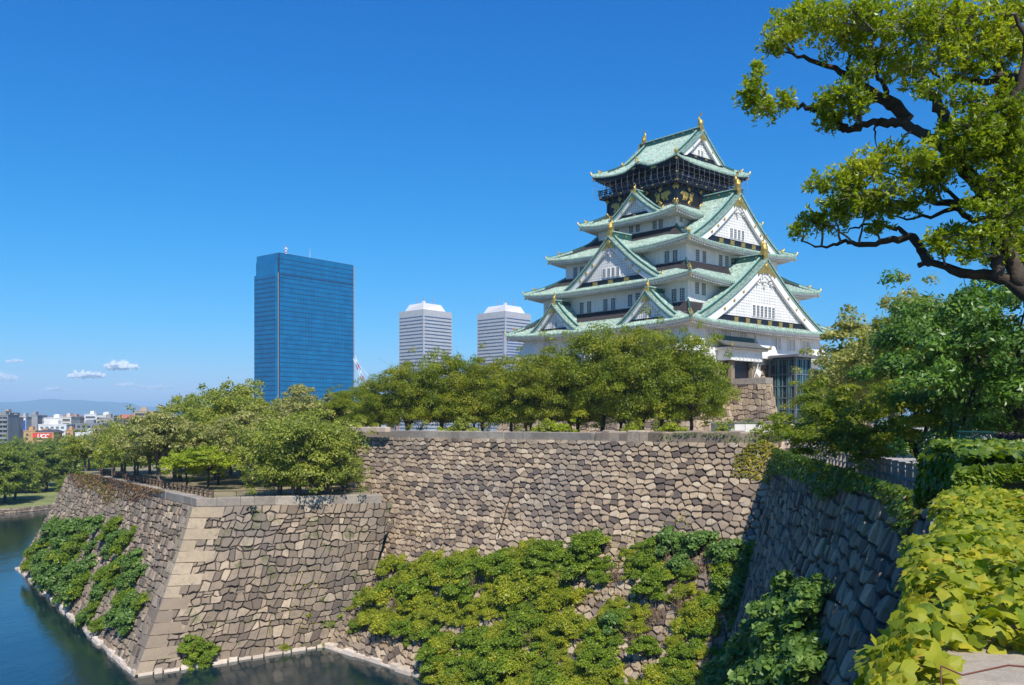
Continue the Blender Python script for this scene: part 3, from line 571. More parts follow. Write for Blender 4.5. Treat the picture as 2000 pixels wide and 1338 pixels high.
def stones_mb(S, sx, sy, seed, v0=0., v1=1., out=.16, mb=None, gap=.05, rubble=False):
    r = random.Random(seed); mb = mb or MB(); H = S.H*(v1-v0); W = S.W
    cells = (voronoi if rubble else coursed)(W, H, sx, sy, r); UV = []; O = []; FQ = []; CAP = {}; n = 0
    for c in cells:
        p = np.array(c); ctr = p.mean(0); q = np.roll(p, -1, 0)
        ch = r.uniform(.06, .26); a = p*(1-ch)+q*ch; b = p*ch+q*(1-ch); p = np.stack([a, b], 1).reshape(-1, 2)                # round the corners
        keep_ = np.linalg.norm(p-np.roll(p, 1, 0), axis=1) > .03
        p = p[keep_]
        if len(p) < 3: continue
        ex = p-ctr; ln = np.linalg.norm(ex, axis=1)[:, None]+1e-6; sz = ln.mean()
        if sz < .12: continue
        g = r.uniform(gap*.25, gap*.9); h = out*r.uniform(.55, 1.3); tx, ty = r.uniform(-.12, .12), r.uniform(-.12, .12)
        k = len(p); R0 = ctr+ex*(1-g/ln); R1 = ctr+ex*(1-(g+.02)/ln); R2 = ctr+ex*(1-np.minimum(.45, (g+.03+.06*sz)/ln))
        for R, o in ((R0, -.22), (R1, h*.55), (R2, h)): UV.append(R); O.append(np.full(k, o)+(0 if o < 0 else (R-ctr)@np.array([tx, ty])))
        i = np.arange(k); j = (i+1) % k
        for rr in (0, 1): FQ.append(np.stack([n+rr*k+i, n+rr*k+j, n+(rr+1)*k+j, n+(rr+1)*k+i], 1))
        CAP.setdefault(k, []).append(n+2*k+i); n += 3*k
    UV = np.concatenate(UV); O = np.concatenate(O)
    u = UV[:, 0]/W; v = v0+(v1-v0)*np.clip(UV[:, 1]/H, 0, 1); P = S.at(u, v)+S.nrm(u, v)*O[:, None]
    mb.V.append(P); mb.F.append(np.concatenate(FQ)+mb.n); mb.M.append(np.zeros(len(mb.F[-1]), int))
    for k in CAP: a = np.array(CAP[k]); mb.F.append(a+mb.n); mb.M.append(np.zeros(len(a), int))
    mb.n += len(P); return mb
def backing(S, mb, v0=0., v1=1., m=1):
    u = np.linspace(0, 1, 40)[:, None]; v = np.linspace(v0, v1, 24)[None]; U = u+0*v; Vv = v+0*u
    P = S.at(U, Vv)-S.nrm(U, Vv)*.10; return mb.grid(P, m)
def coping_mb(a, b, h, d, L, seed, out=.12, mb=None, inward=None, jag=.0):
    r = random.Random(seed); mb = mb or MB(); a = np.array(a, float); b = np.array(b, float); e = b-a; T = np.linalg.norm(e); e = e/T
    nin = np.array(inward, float); nin = nin-np.dot(nin, e)*e; nin[2] = 0; nin /= np.linalg.norm(nin); t = 0
    while t < T-.2:
        l = min(L*r.uniform(.6, 1.5), T-t); g = .012; hh = h+r.uniform(-.02, .03)+r.uniform(0, jag); o = out+r.uniform(-.04, .05); c = .05+jag*.25
        P = lambda s, q, z: a+e*(t+s)+nin*q+np.array([0, 0, z])
        x0, x1 = g, l-g; ring = lambda z, k: [P(x0+k, -o+k, z), P(x1-k, -o+k, z), P(x1-k, d-k, z), P(x0+k, d-k, z)]
        lo, mi, tp = ring(-h, 0), ring(hh-h-c, 0), ring(hh-h, c); v = lo+mi+tp
        f = [[0, 3, 2, 1]]+[[i, (i+1) % 4, 4+(i+1) % 4, 4+i] for i in range(4)]+[[4+i, 4+(i+1) % 4, 8+(i+1) % 4, 8+i] for i in range(4)]+[[8, 9, 10, 11]]
        mb.add(v, f); t += l
    return mb
P2, P3 = np.array([21.7, 73.5]), np.array([12.06, 25.7]); ZT2, ZT3 = -1.1, -2.24
W2T0, W2T1 = np.array([-28., 114.6, ZT2]), np.array([21.7, 73.5, ZT2])
W2F0, W2F1 = np.array([-24.9, 95.6, ZW]), np.array([12.0, 57.2, ZW])
S2 = Surf(W2T0, W2T1, W2F0, W2F1, 1.35)
S3 = Surf([21.7, 73.5, ZT3], [12.06, 25.7, ZT3], [12.0, 57.2, ZW], [4.2, 27.8, ZW], 1.03)
P4 = np.array([-3.9, -8.0]); S4 = Surf([12.06, 25.7, ZT3], [-3.9, -8.0, ZT3], [4.2, 27.8, ZW], [-12.2, -5.2, ZW], 1.2)
CB = np.array([-30.1, 86.7, -7.4]); FB = np.array([-32.3, 78.2, ZW])
SL = Surf([-67.1, 137.7, -7.4], CB, [-73.6, 135.2, ZW], FB, 1.12)          # bastion, water side
JT = np.array([-11.9, 91.4, -7.4]); SF = Surf(CB, JT, FB, [-15.6, 90.3, ZW], 1.12)
def wall(name, S, sx, sy, seed, mat, label, cat, v0, gap=.05, out=.16, base=None):
    mb = MB(); stones_mb(S, sx, sy, seed, v0, 1., out, mb, gap); backing(S, mb, v0*.9, 1.)
    return obj(name, mb, [mat, ST_BACK], base, label=label, cat=cat)
r2 = empty('moat_wall', tuple(S2.at(.5, 1.)), 'tall sunlit tan stone wall below the castle trees, shrubs covering its lower half', 'stone wall', 'stone walls of the moat')
obj('stonework', backing(S2, stones_mb(S2, .82, .64, 11, .035, 1., .17, None, .08, True), .03), [ST_TAN, ST_BACK], r2)
ins = (.7, .7, 0)
obj('coping', coping_mb(W2T0, S2.at(.72, 0)*1., .78, 1.0, 1.5, 3, .14, None, ins), [ST_COP], r2)
obj('rough_coping', coping_mb(S2.at(.722, 0), W2T1, .95, 1.1, 1.0, 4, .2, None, ins, jag=.28), [ST_GREY], r2, label='jagged rough block coping near the inner corner')
fm = MB(); 
def footing(S, u0, u1, seed, lab, parent, drop=.0):
    r = random.Random(seed); mb = MB(); T = S.W*(u1-u0); t = 0; a = S.at(u0, 1.); b = S.at(u1, 1.); e = (b-a)/np.linalg.norm(b-a); T = np.linalg.norm(b-a); nn = S.n.copy(); nn[2] = 0; nn /= np.linalg.norm(nn)
    while t < T:
        l = min(r.uniform(.8, 2.0), T-t+.01); o = r.uniform(.25, .6); h = r.uniform(.25, .5)
        P = lambda s, q, z: a+e*(t+s)+nn*q+np.array([0, 0, z]); 
        v = [P(.03, -.6, -.6), P(l-.03, -.6, -.6), P(l-.03, o+.15, -.6), P(.03, o+.15, -.6), P(.05, -.6, h), P(l-.06, -.6, h+r.uniform(-.1, .1)), P(l-.08, o-.1, h-.12), P(.08, o-.1, h-.1)]; mb.hexa(v); t += l
    return obj('footing', mb, [ST_FOOT], parent)
footing(S2, .185, 1, 5, '', r2)
r3 = empty('moat_wall', tuple(S3.at(.5, 1.)), 'shaded blue grey stone wall with ivy along its top, right of the inner corner', 'stone wall', 'stone walls of the moat')
obj('stonework', backing(S3, stones_mb(S3, .72, .78, 12, .0, 1., .2, None, .09), 0), [ST_DARK, ST_BACK], r3)
r4 = empty('moat_wall', tuple(S4.at(.5, 1.)), 'dark steep stone wall seen edge on directly below the ivy ledge', 'stone wall', 'stone walls of the moat')
obj('stonework', backing(S4, stones_mb(S4, .75, .8, 13, .0, 1., .16, None, .06), 0), [ST_DARK, ST_BACK], r4)
rb = empty('bastion_wall', tuple(FB), 'projecting stone bastion with long pale corner blocks standing in the moat', 'bastion')
obj('stonework', backing(SL, stones_mb(SL, .85, .66, 14, .055, 1., .22, None, .09), .05), [ST_GREY, ST_BACK], rb, label='raking sunlit face on the open water side')
obj('stonework', backing(SF, stones_mb(SF, .86, .78, 15, .055, 1., .12, None, .07), .05), [ST_GREY, ST_BACK], rb, label='flat sunlit face beside the shrub slope')
obj('coping', coping_mb(SL.at(.30, 0), CB, .85, 1.1, 1.9, 6, .1, None, (.8, .5, 0)), [ST_COP], rb)
obj('coping', coping_mb(CB, JT+[-1.2, -.25, 0], .85, 1.1, 2.0, 7, .1, None, (-.2, 1, 0)), [ST_COP], rb)
footing(SL, 0, 1, 8, '', rb); footing(SF, 0, 1, 9, '', rb)
q = MB(); rr = random.Random(5)
ef = (JT-CB)[:2]; ef /= np.linalg.norm(ef); el = (SL.t0-CB)[:2]; el /= np.linalg.norm(el); nz = 14; zs = np.linspace(-8.3, ZW, nz+1)
def cpt(z): v = (z+7.4)/(ZW+7.4); return SF.at(0., v)
for i in range(nz):
    lf, ll = (rr.uniform(2.3, 3.2), rr.uniform(1.0, 1.4)) if i % 2 == 0 else (rr.uniform(1.1, 1.5), rr.uniform(2.3, 3.0))
    out8 = []
    for z in (zs[i+1]+.02, zs[i]-.02):
        v = (z+7.4)/(ZW+7.4); c = cpt(z); a = SF.at(lf/SF.W, v); b = SL.at(1-ll/SL.W, v); c0 = c-np.array([*(ef*.16+el*.10), 0])*1.0
        nf = SF.n*.14; nl = SL.n*.2; c0 = c+nf+nl; out8 += [c0, a+nf, a-SF.n*.5, b-SL.n*.5, b+nl]
    q.prism(out8[:5], out8[5:])
obj('corner_blocks', q, [ST_QUOIN], rb)
# castle stone plinth
def ks(k, u0, u1, o, zt, zb, bt, ext=1.0):
    f_ = FR(k); return Surf(f_(u0, o, zt), f_(u1, o, zt), f_(u0-bt*ext, o+bt, zb), f_(u1+bt*ext, o+bt, zb), 1.4)
pl = MB()
for k in range(4):
    L, O = (18.5, 18.1) if k % 2 == 0 else (18.1, 18.5)
    S = ks(k, -L, L, O, 9.25, ZG, 4.2); stones_mb(S, 1.25, .95, 20+k, 0, 1, .14, pl, .04); backing(S, pl)
obj('stone_plinth', pl, [ST_TAN, ST_BACK], keep)
kt = MB(); kx0, kx1, ky0, ky1 = -19.5, 0.9, -26.0, -19.0
cs_ = [(-19.5, -26.0), (-9.9, -26.0), (0.9, -26.), (0.9, -19.)]
# forecourt block left of the lift tower: one face towards the water side, one towards the right
Sa = Surf(K(-10, -18.5, 5.6), K(-10, -26, 5.6), K(-12.2, -18.5, ZG), K(-12.2, -28.2, ZG), 1.4); Sb = Surf(K(-10, -26, 5.6), K(-8.2, -26, 5.6), K(-12.2, -28.2, ZG), K(-8.2, -28.2, ZG), 1.4)
for i, S in enumerate((Sa, Sb)): stones_mb(S, 1.15, .95, 30+i, 0, 1, .14, kt, .05); backing(S, kt)
kb = obj('stone_forecourt', kt, [ST_TAN, ST_BACK], keep)
pp = MB(); pp.box(-10.1, -9.5, -26.1, -18.6, 5.6, 6.5, 0, K); pp.box(-9.49, -8.2, -26.1, -25.5, 5.6, 6.498, 0, K); pp.box(-9.5, -8.25, -25.5, -18.6, -2.5, 5.65, 0, K); obj('parapet', pp, [ST_COP], kb)

# ================================================================ GROUND, WATER, FAR LAND
def M_ground(name, a, b, sc_=.15, rough=.95):
    m, n, bs = newmat(name); t = noise(n, sc_, 6, .65, N(n, 'ShaderNodeNewGeometry').outputs['Position']); r = ramp(n, [(.35, a), (.62, b)]); n.links.new(t.outputs[0], r.inputs[0])
    n.links.new(r.outputs[0], bs.inputs['Base Color']); bs.inputs['Roughness'].default_value = rough; return m
def sheet(name, pts, z, mat, **k):
    mb = MB(); mb.add([(x, y, z) for x, y in pts], [list(range(len(pts)))]); return obj(name, mb, [mat], kind='structure', **k)
G_CITY = M_ground('city ground', (.10, .11, .09), (.22, .21, .19), .02); G_GRAVEL = M_ground('gravel court', (.40, .34, .27), (.52, .46, .38), .4)
G_GRASS = M_ground('dry park grass', (.16, .15, .06), (.32, .25, .15), .35); G_LAWN = M_ground('green lawn', (.14, .17, .05), (.26, .27, .09), .3)
G_PATH = M_ground('asphalt path', (.30, .28, .26), (.38, .36, .33), .5)
sheet('ground', [(-20000, -600), (20000, -600), (20000, 20000), (-20000, 20000)], -27.0, G_CITY)
m, n, bs = newmat('moat water'); bs.inputs['Base Color'].default_value = (.005, .022, .028, 1); bs.inputs['Roughness'].default_value = .04; bs.inputs['IOR'].default_value = 1.45
bs.inputs['Specular IOR Level'].default_value = .8
pos = N(n, 'ShaderNodeNewGeometry').outputs['Position']; mp = N(n, 'ShaderNodeMapping'); mp.inputs['Scale'].default_value = (1, .55, 1); mp.inputs['Rotation'].default_value = (0, 0, .6); n.links.new(pos, mp.inputs[0])
w1 = noise(n, 1.3, 6, .6, mp.outputs[0]); w2 = noise(n, .18, 3, .5, mp.outputs[0]); ad = N(n, 'ShaderNodeMath', operation='MULTIPLY_ADD'); ad.inputs[1].default_value = 2.2; n.links.new(w2.outputs[0], ad.inputs[0]); n.links.new(w1.outputs[0], ad.inputs[2])
bump(n, bs, ad.outputs[0], .3, .10); WATER = m
sheet('water', [(-260, -60), (40, -60), (40, 262), (-260, 262)], ZW, WATER)
# honmaru plateau behind the walls, terrace on the bastion
sheet('plateau', [tuple(P4+[.9, -.4]), tuple(P3+[.9, -.2]), tuple(P2+[1.0, .2]), (-27.3, 115.2), (20, 175), (30, 330), (330, 330), (330, -60), (-3, -60)], ZG, G_GRAVEL)
sheet('terrace', [(-29.4, 87.2), (-13.0, 91.4), (-22, 112), (-26, 120), (-5, 170), (-50, 190), (-66.4, 138.0)], -7.55, G_GRASS)
sheet('lawn', [(-300, 215), (-121.5, 215), (-117, 221), (-112, 238), (-60, 246), (40, 262), (40, 900), (-700, 900)], -20.9, G_LAWN)
# bank wall of the far shore
bk = MB()
bpts = [(-300, 214), (-121.5, 214.5), (-116.5, 221), (-111.5, 238), (-60, 245.5), (40, 261)]
for i in range(len(bpts)-1):
    a, b = bpts[i], bpts[i+1]; d = np.array([b[0]-a[0], b[1]-a[1]]); nn = np.array([d[1], -d[0]])/np.linalg.norm(d)
    S = Surf((*a, -20.85), (*b, -20.85), (a[0]+nn[0]*.5, a[1]+nn[1]*.5, ZW-.1), (b[0]+nn[0]*.5, b[1]+nn[1]*.5, ZW-.1), 1.2)
    stones_mb(S, 1.3, .6, 60+i, 0, 1, .25, bk, .05); backing(S, bk)
obj('shore_wall', bk, [ST_GREY, ST_BACK], label='low rubble wall edging the far lawn by the water', cat='bank wall')
# mossy light path on far lawn
sheet('path', [(-125, 247), (-104, 252), (-60, 256), (-60, 259), (-104, 256.5), (-126, 251.5)], -20.89, G_PATH)
# far mountains: one ridge, real distance
mt = MB(); r = random.Random(3); xs = np.linspace(-11000, 6000, 160); D = 13500.
px = 1000+F*xs/D
prof = np.interp(px, [-400, -100, 0, 30, 60, 110, 150, 200, 240, 258, 275, 300, 330, 350, 420, 600, 900, 1500, 1800], [800, 806, 797, 791, 788, 783, 786, 789, 789, 792, 799, 798, 800, 806, 812, 808, 810, 806, 815])
hz = (HY-prof)/F*D+30
hz += np.array([sum(math.sin(x*f_/1000+p)*a for f_, p, a in ((9, 1, 5), (21, 2, 3), (43, .5, 2))) for x in xs])
rows = []
for j, t in enumerate(np.linspace(0, 1, 9)):
    rid = np.array([math.sin(x*.0045+j*.7)*60+math.sin(x*.011+j)*30 for x in xs]); hh = -27+(hz+27)*(math.sin(t*math.pi/2)**1.1)+rid*t*(1-t)*1.6
    rows.append(np.stack([xs, np.full_like(xs, D-2600+2600*t)+rid*2*(1-t), hh], -1))
rows.append(np.stack([xs, np.full_like(xs, D+1500), np.full_like(xs, -27)], -1))
mt.grid(np.array(rows)); obj('mountains', mt, [M_ground('forested hills', (.05, .09, .05), (.09, .13, .07), .002)], kind='structure', smooth=True)
# ================================================================ TOWERS
def frame2(c, ang):
    ca, sa = math.cos(ang), math.sin(ang); return lambda x, y, z: (c[0]+ca*x-sa*y, c[1]+sa*x+ca*y, z)
m, n, bs = newmat('blue curtain glass'); pos = N(n, 'ShaderNodeTexCoord').outputs['Object']
bn = noise(n, .12, 3, .6, pos); rg = ramp(n, [(.3, (.0, .115, .29)), (.7, (.0, .17, .40))]); n.links.new(bn.outputs[0], rg.inputs[0])
vm = N(n, 'ShaderNodeMapping'); vm.inputs['Scale'].default_value = (.3, .3, 1.2); n.links.new(pos, vm.inputs[0]); nn_ = noise(n, .5, 6, .8, vm.outputs[0]); f_ = N(n, 'ShaderNodeMapRange'); f_.inputs[1].default_value = .66; f_.inputs[2].default_value = .8; f_.inputs[4].default_value = .10; n.links.new(nn_.outputs[0], f_.inputs[0])
n.links.new(mixc(n, rg.outputs[0], (.30, .50, .62), f_.outputs[0]), bs.inputs['Base Color']); bs.inputs['Roughness'].default_value = .4; bs.inputs['Metallic'].default_value = 0; bs.inputs['Specular IOR Level'].default_value = .35; BGLASS = m
BLINE = M_plain('dark blue mullion', (.006, .05, .13), .4, var=.1); BDARK = M_plain('tower joint', (.015, .03, .07), .5, var=.1); PINKG = M_plain('grey pink edge panel', (.35, .30, .32), .6, var=.1)
RED = M_plain('red painted steel', (.60, .07, .04), .5, var=.1); WP = M_plain('white painted steel', (.80, .80, .80), .5, var=.05)
cx_, cy_ = -177.0*1.0, 683.0; ang = math.atan2(.775, .632); fr = frame2((cx_, cy_), ang)      # x along right face, y along left face
Wt, Dt, zt = 75., 29., 127.
tw = empty('glass_skyscraper', (cx_, cy_, -27), 'tall blue mirror glass office tower standing alone left of the castle', 'skyscraper')
t = MB(); t.box(2.2, Wt, .6, Dt, -27, zt, 0, fr); t.box(.2, 2.19, 3.2, Dt-2, -27, zt-5, 0, fr)
t.box(0, 2.2, 2.2, Dt, -27, zt-15, 0, fr) ; t.box(2.21, Wt-.1, 0.0, .61, -27, zt-.1, 0, fr)
obj('glass_body', t, [BGLASS, BDARK], tw)
b = MB()
for i in range(1, 44):
    z = -27+i*3.56
    if z < zt-1: b.box(2.2, Wt+.02, -.12, .3, z, z+.4, 0, fr)
    if z < zt-16: b.box(-.12, .3, 2.2, Dt, z, z+.55, 0, fr)
    elif z < zt-4: b.box(2.05, 2.3, .7, Dt+.02, z-.4, z-.1, 0, fr)
for x in np.arange(3.7, Wt, 1.5): b.box(x-.05, x+.05, -.10, .3, -27, zt-.2, 0, fr)
for y in np.arange(3.5, Dt, 1.5): b.box(-.09, .3, y-.05, y+.05, -27, zt-16, 0, fr)
obj('floor_bands', b, [BLINE], tw)
e = MB(); e.box(2.1, Wt+.05, -.2, .4, zt-16.3, zt-15.8, 0, fr); e.box(1.7, 2.3, -.15, 1.0, -27, zt-.5, 0, fr); e.box(Wt, Wt+.9, -.1, 1.2, -27, zt-.5, 1, fr); e.box(1.0, 1.35, -.05, .5, -27, zt-15, 1, fr)
e.box(2.2, Wt, .1, Dt, zt-.05, zt+.25, 0, fr); obj('corner_joint', e, [BDARK, PINKG], tw)
a = MB()
p0 = fr(14, 8, 0)
for i in range(7): z = zt+i*1.15; a.tube([(p0[0], p0[1], z), (p0[0], p0[1], z+1.15)], [1.0-.09*i, 1.0-.09*(i+1)], 6, i % 2)
a.box(13, 15, 7, 9, zt+5.2, zt+5.9, 1, fr); a.box(17, 24, 8, 12, zt+.2, zt+1.4, 1, fr); a.box(26, 32, 8, 12, zt+.2, zt+1.3, 1, fr); a.tube([fr(37, 8, zt), fr(37, 8, zt+10)], [.2, .08], 4, 1)
obj('mast', a, [RED, WP], tw)
SILV = M_plain('silver spandrel panel', (.46, .455, .47), .5, metal=0, var=.07, scale=.3); BLUEW = M_plain('ribbon window', (.03, .09, .20), .1, var=.3, scale=.2); WCAP = M_plain('white roof slope', (.80, .76, .74), .7, var=.05)
def twin(pxc, Y, ztop, wr, wl, label):
    c = ((pxc-1000)/F*Y, Y); fr = frame2(c, math.atan2(.735, .678)); rt = empty('office_tower', (*c, -27), label, 'office tower', 'twin silver office towers')
    m1 = MB(); m1.box(0, wr, 0, wl, -27, ztop, 0, fr); obj('spandrel_wall', m1, [SILV], rt)
    m2 = MB()
    for i in range(34):
        z = ztop-8.3-i*3.75
        if z < -20: break
        h = 1.35; m2.box(1.6, wr-.9, -.06, .5, z, z+h, 0, fr); m2.box(-.06, .5, 1.1, wl-.9, z, z+h, 0, fr)
    obj('ribbon_windows', m2, [BLUEW], rt)
    m3 = MB(); m3.box(-.25, 1.5, -.25, .6, -27, ztop+.05, 0, fr)
    for x in np.arange(3, wr, 1.6): m3.box(x-.05, x+.05, -.1, .2, -27, ztop, 0, fr)
    for y in np.arange(3, wl, 1.6): m3.box(-.1, .2, y-.05, y+.05, -27, ztop, 0, fr)
    obj('pier', m3, [SILV], rt)
    cp = MB(); g = 5.; bt = [(1, 1), (wr-1, 1), (wr-1, wl-1), (1, wl-1)]; tp = [(2.0, 2.0), (wr-11, 4), (wr-11, wl-11), (4, wl-11)]
    cp.hexa([fr(*q, ztop+.1) for q in [(0.3, .3), (wr-9, .8), (wr-9, wl-9), (.8, wl-9)]]+[fr(*q, ztop+7) for q in [(1.2, 1.2), (wr-14, 3), (wr-14, wl-14), (3, wl-14)]]); obj('roof_cap', cp, [WCAP], rt)
    an = MB()
    for x, y, h in ((3, 3, 11), (10, 6, 8), (18, 5, 13), (5, 16, 12)): an.tube([fr(x, y, ztop+6.8), fr(x, y, ztop+6.8+h*.7)], [.25, .12], 5, 1)
    an.box(1.5, 4, 1.5, 4, ztop+7, ztop+9.2, 0, fr); obj('antenna', an, [WP, RED], rt)
twin(827, 969, 119.5, 42, 40, 'silver banded office tower with white roof, nearer the blue glass skyscraper')
twin(987, 985, 119.5, 42, 43, 'silver banded office tower with white roof, just left of the castle roofs')
# ================================================================ CITY
def block(x0, x1, yt, Y, col, style, label, cat='building', rot=.12, depth=18, yb=None, roof=None, group=None, acc=(.05, .055, .065), nfl=None):
    a, b = (x0-1000)/F*Y, (x1-1000)/F*Y; zt = (HY-yt)/F*Y; W = (b-a)*1.0; zb = -27 if yb is None else (HY-yb)/F*Y
    fr = frame2((a, Y), rot); rt = empty('city_building', (a, Y, zb), label, cat, group)
    key = 'w%d%d%d' % tuple(int(c*99) for c in col); M = bpy.data.materials.get(key) or M_plain(key, col, .8, var=.08, scale=.2)
    ka = 'a%d%d%d' % tuple(int(c*99) for c in acc); A = bpy.data.materials.get(ka) or M_plain(ka, acc, .4, var=.2, scale=.5)
    m = MB(); m.box(0, W, 0, depth, zb, zt, 0, fr); obj('wall', m, [M], rt)
    fh = 3.1; n = nfl or int((zt-zb)/fh); d = MB(); s = MB()
    if style == 'balc':
        for i in range(n):
            z = zt-1.0-i*fh-1.5; d.box(.6, W-.6, -.05, .3, z, z+1.5, 0, fr); s.box(.3, W-.3, -1.1, .2, z-1.35, z-.05, 0, fr)
            for x in np.arange(6, W-3, 6.): s.box(x-.15, x+.15, -.8, .2, z, z+1.5, 0, fr)
    elif style == 'band':
        for i in range(n): z = zt-1.3-i*fh-1.2; d.box(.8, W-.8, -.06, .3, z, z+1.25, 0, fr); s.box(.4, W-.4, -.3, .2, z-.25, z-.05, 0, fr)
    elif style == 'grid':
        for i in range(n):
            z = zt-1.2-i*fh-1.4
            for x in np.arange(1.2, W-1.5, 3.3): d.box(x, x+2.0, -.05, .3, z, z+1.5, 0, fr)
    elif style == 'few':
        for i in range(n):
            z = zt-1.6-i*fh-1.3
            for x in np.arange(1.6, W-1.6, 5.5): d.box(x, x+1.2, -.05, .3, z, z+1.3, 0, fr)
    if d.n: obj('window', d, [A], rt)
    if s.n: obj('balcony', s, [M], rt)
    rf = MB(); rf.box(-.2, W+.2, -.2, depth+.2, zt, zt+.5, 0, fr); rf.box(W*.35, W*.6, depth*.3, depth*.6, zt+.5, zt+3.0, 0, fr)
    rf.tube([fr(W*.3, depth*.4, zt+.5), fr(W*.3, depth*.4, zt+2.6)], [.9, .9], 8)
    if roof:
        RT = bpy.data.materials.get('clay tile') or M_plain('clay tile', (.45, .16, .10), .8, var=.15, scale=.4)
        rf = MB(); v = [fr(-.8, -.8, zt), fr(W+.8, -.8, zt), fr(W+.8, depth+.8, zt), fr(-.8, depth+.8, zt), fr(3, depth*.4, zt+roof), fr(W-3, depth*.4, zt+roof), fr(W-3, depth*.6, zt+roof), fr(3, depth*.6, zt+roof)]; rf.hexa(v); obj('roof', rf, [RT], rt)
    else: obj('roof', rf, [M], rt)
    return rt, fr
GR, LG, WT, TN, CR, BR, DK = (.24, .25, .27), (.42, .43, .46), (.72, .72, .72), (.42, .33, .24), (.62, .58, .50), (.27, .22, .20), (.12, .11, .13)
block(-12, 14, 811, 620, GR, 'balc', 'dark grey balcony apartment block at the left edge of the skyline')
block(-2, 18, 807, 680, TN, 'few', 'tan rooftop block rising behind the dark grey apartments at the left edge')
block(14, 34, 816, 640, (.30, .28, .27), 'balc', 'brown grey apartment block beside the tall blue sign')
b_, fr_ = block(34, 50, 815, 650, LG, 'few', 'light grey building carrying a tall blue vertical sign')
sg = MB(); sg.box(7.4*.36, 15*.36, -.5, -.1, -8.3+.1, .4, 0, fr_); sg.box(7.4*.36, 15*.36, -.5, -.1, .41, 1.9, 1, fr_); obj('sign_board', sg, [M_plain('blue sign', (.01, .10, .55), .5, var=.05), WP], b_)
block(50, 72, 812, 660, (.30, .30, .32), 'few', 'plain dark grey tower block between the blue sign and the white offices')
block(86, 121, 817, 655, WT, 'plain', 'large blank white box building at the centre of the city roofs', depth=25)
block(120, 138, 815, 650, CR, 'band', 'cream building with ribbon windows right of the blank white box')
block(72, 88, 819, 670, CR, 'grid', 'small cream block with a white board between grey tower and blank white box')
block(75, 127, 830, 610, WT, 'grid', 'wide white office with square windows above the red sign', acc=(.16, .2, .25))
block(46, 68, 842, 600, (.50, .30, .14), 'few', 'low orange brick house left of the red sign', depth=12)
block(128, 142, 841, 598, (.50, .30, .14), 'few', 'low orange brick building right of the white office', depth=12)
b_, fr_ = block(64, 104, 846, 585, (.48, .28, .16), 'plain', 'low building with red sign and dark hipped roof among the treetops', depth=12, rot=.03)
rf = MB(); W_ = 40*585/F; zt_ = (HY-846)/F*585
rf.hexa([fr_(1.5, .5, zt_+.5), fr_(W_+3, .5, zt_+.5), fr_(W_+3, 12, zt_+.5), fr_(1.5, 12, zt_+.5), fr_(6, 4, zt_+2.4), fr_(W_-1, 4, zt_+2.4), fr_(W_-1, 8, zt_+2.4), fr_(6, 8, zt_+2.4)]); obj('hip_roof', rf, [M_plain('dark tile', (.07, .065, .08), .8)], b_)
sb = MB(); zc = (HY-856.5)/F*585; sb.box(.3, W_-1.2, -.8, -.3, zc, zc+3.35, 0, fr_); sbo = obj('sign_board', sb, [M_plain('red sign', (.75, .05, .02), .5, var=.03)], b_)
cu = bpy.data.curves.new('lettering', 'FONT'); cu.body = 'UCC'; cu.size = 3.5; cu.extrude = .08; cu.shear = .3; cu.offset = .12; cu.align_x = 'CENTER'; cu.space_character = .98
cu.materials.append(WP); to_ = link(bpy.data.objects.new('txt', cu)); lm_ = bpy.data.meshes.new_from_object(to_.evaluated_get(bpy.context.evaluated_depsgraph_get())); bpy.data.objects.remove(to_); lo = link(bpy.data.objects.new('lettering', lm_)); lo.parent = sbo; p_ = Vector(fr_(W_*.50, -.85, zc+.42)); lo.location = p_-wloc(sbo); lo.rotation_euler = (R_(90), 0, .03)
block(147, 196, 828, 620, GR, 'grid', 'long low grey building below the white banded offices')
block(195, 221, 817, 640, (.32, .29, .28), 'few', 'plain grey brown gabled apartment house left of the salmon roofs')
block(147, 201, 846, 590, WT, 'plain', 'low white warehouse right of the orange brick building', depth=14)
block(165, 187, 810, 700, WT, 'band', 'white building with black window stripes', nfl=6)
block(187, 220, 812, 690, (.62, .64, .62), 'band', 'pale green grey banded office with a white stair tower')
block(224, 263, 817, 680, (.60, .40, .34), 'balc', 'pink apartment row under salmon tiled roof', roof=3)
block(262, 299, 804, 560, TN, 'balc', 'tan apartment tower standing highest of the low skyline', rot=.3, depth=11)
block(219, 250, 831, 570, DK, 'balc', 'dark house with wide balconies in front of the pink apartment row', depth=12)
block(298, 322, 813, 640, (.30, .20, .20), 'balc', 'dark red brick block right of the tan apartment tower')
block(300, 326, 823, 590, (.50, .49, .54), 'few', 'low lilac grey house at the foot of the dark red brick block')
block(324, 345, 811, 720, (.40, .38, .40), 'grid', 'small grey block peeping beside the big round tree')
block(138, 149, 816, 720, (.45, .30, .27), 'few', 'narrow brick pink block left of the striped white building')
r = random.Random(21)
for i in range(46):
    Y = r.uniform(1000, 2300); x0 = r.uniform(-60, 330) if i < 38 else r.uniform(735, 775); w_ = r.uniform(10, 26)*900/Y
    block(x0, x0+w_, r.uniform(812, 817), Y, r.choice([(.45, .2, .15), WT, LG, CR, (.40, .35, .33), (.5, .28, .22)]), r.choice(['band', 'few', 'grid']), 'distant low city block on the hazy skyline below the mountains', 'building', r.uniform(-.3, .3), 25, roof=r.choice([None, 2.5]), group='distant city blocks')
block(1003, 1052, 633, 1010, (.36, .38, .45), 'band', 'stepped grey tower half hidden behind the castle eaves', 'office tower', .6, 30, acc=(.05, .08, .16)); block(985, 1040, 650, 985, (.40, .42, .50), 'band', 'lower blue grey wing in front of the stepped tower', 'office tower', .6, 20, acc=(.04, .09, .2))
block(690, 757, 808, 500, (.42, .46, .55), 'plain', 'grey panelled building low between blue tower and the tree row', 'building', .1, 30)
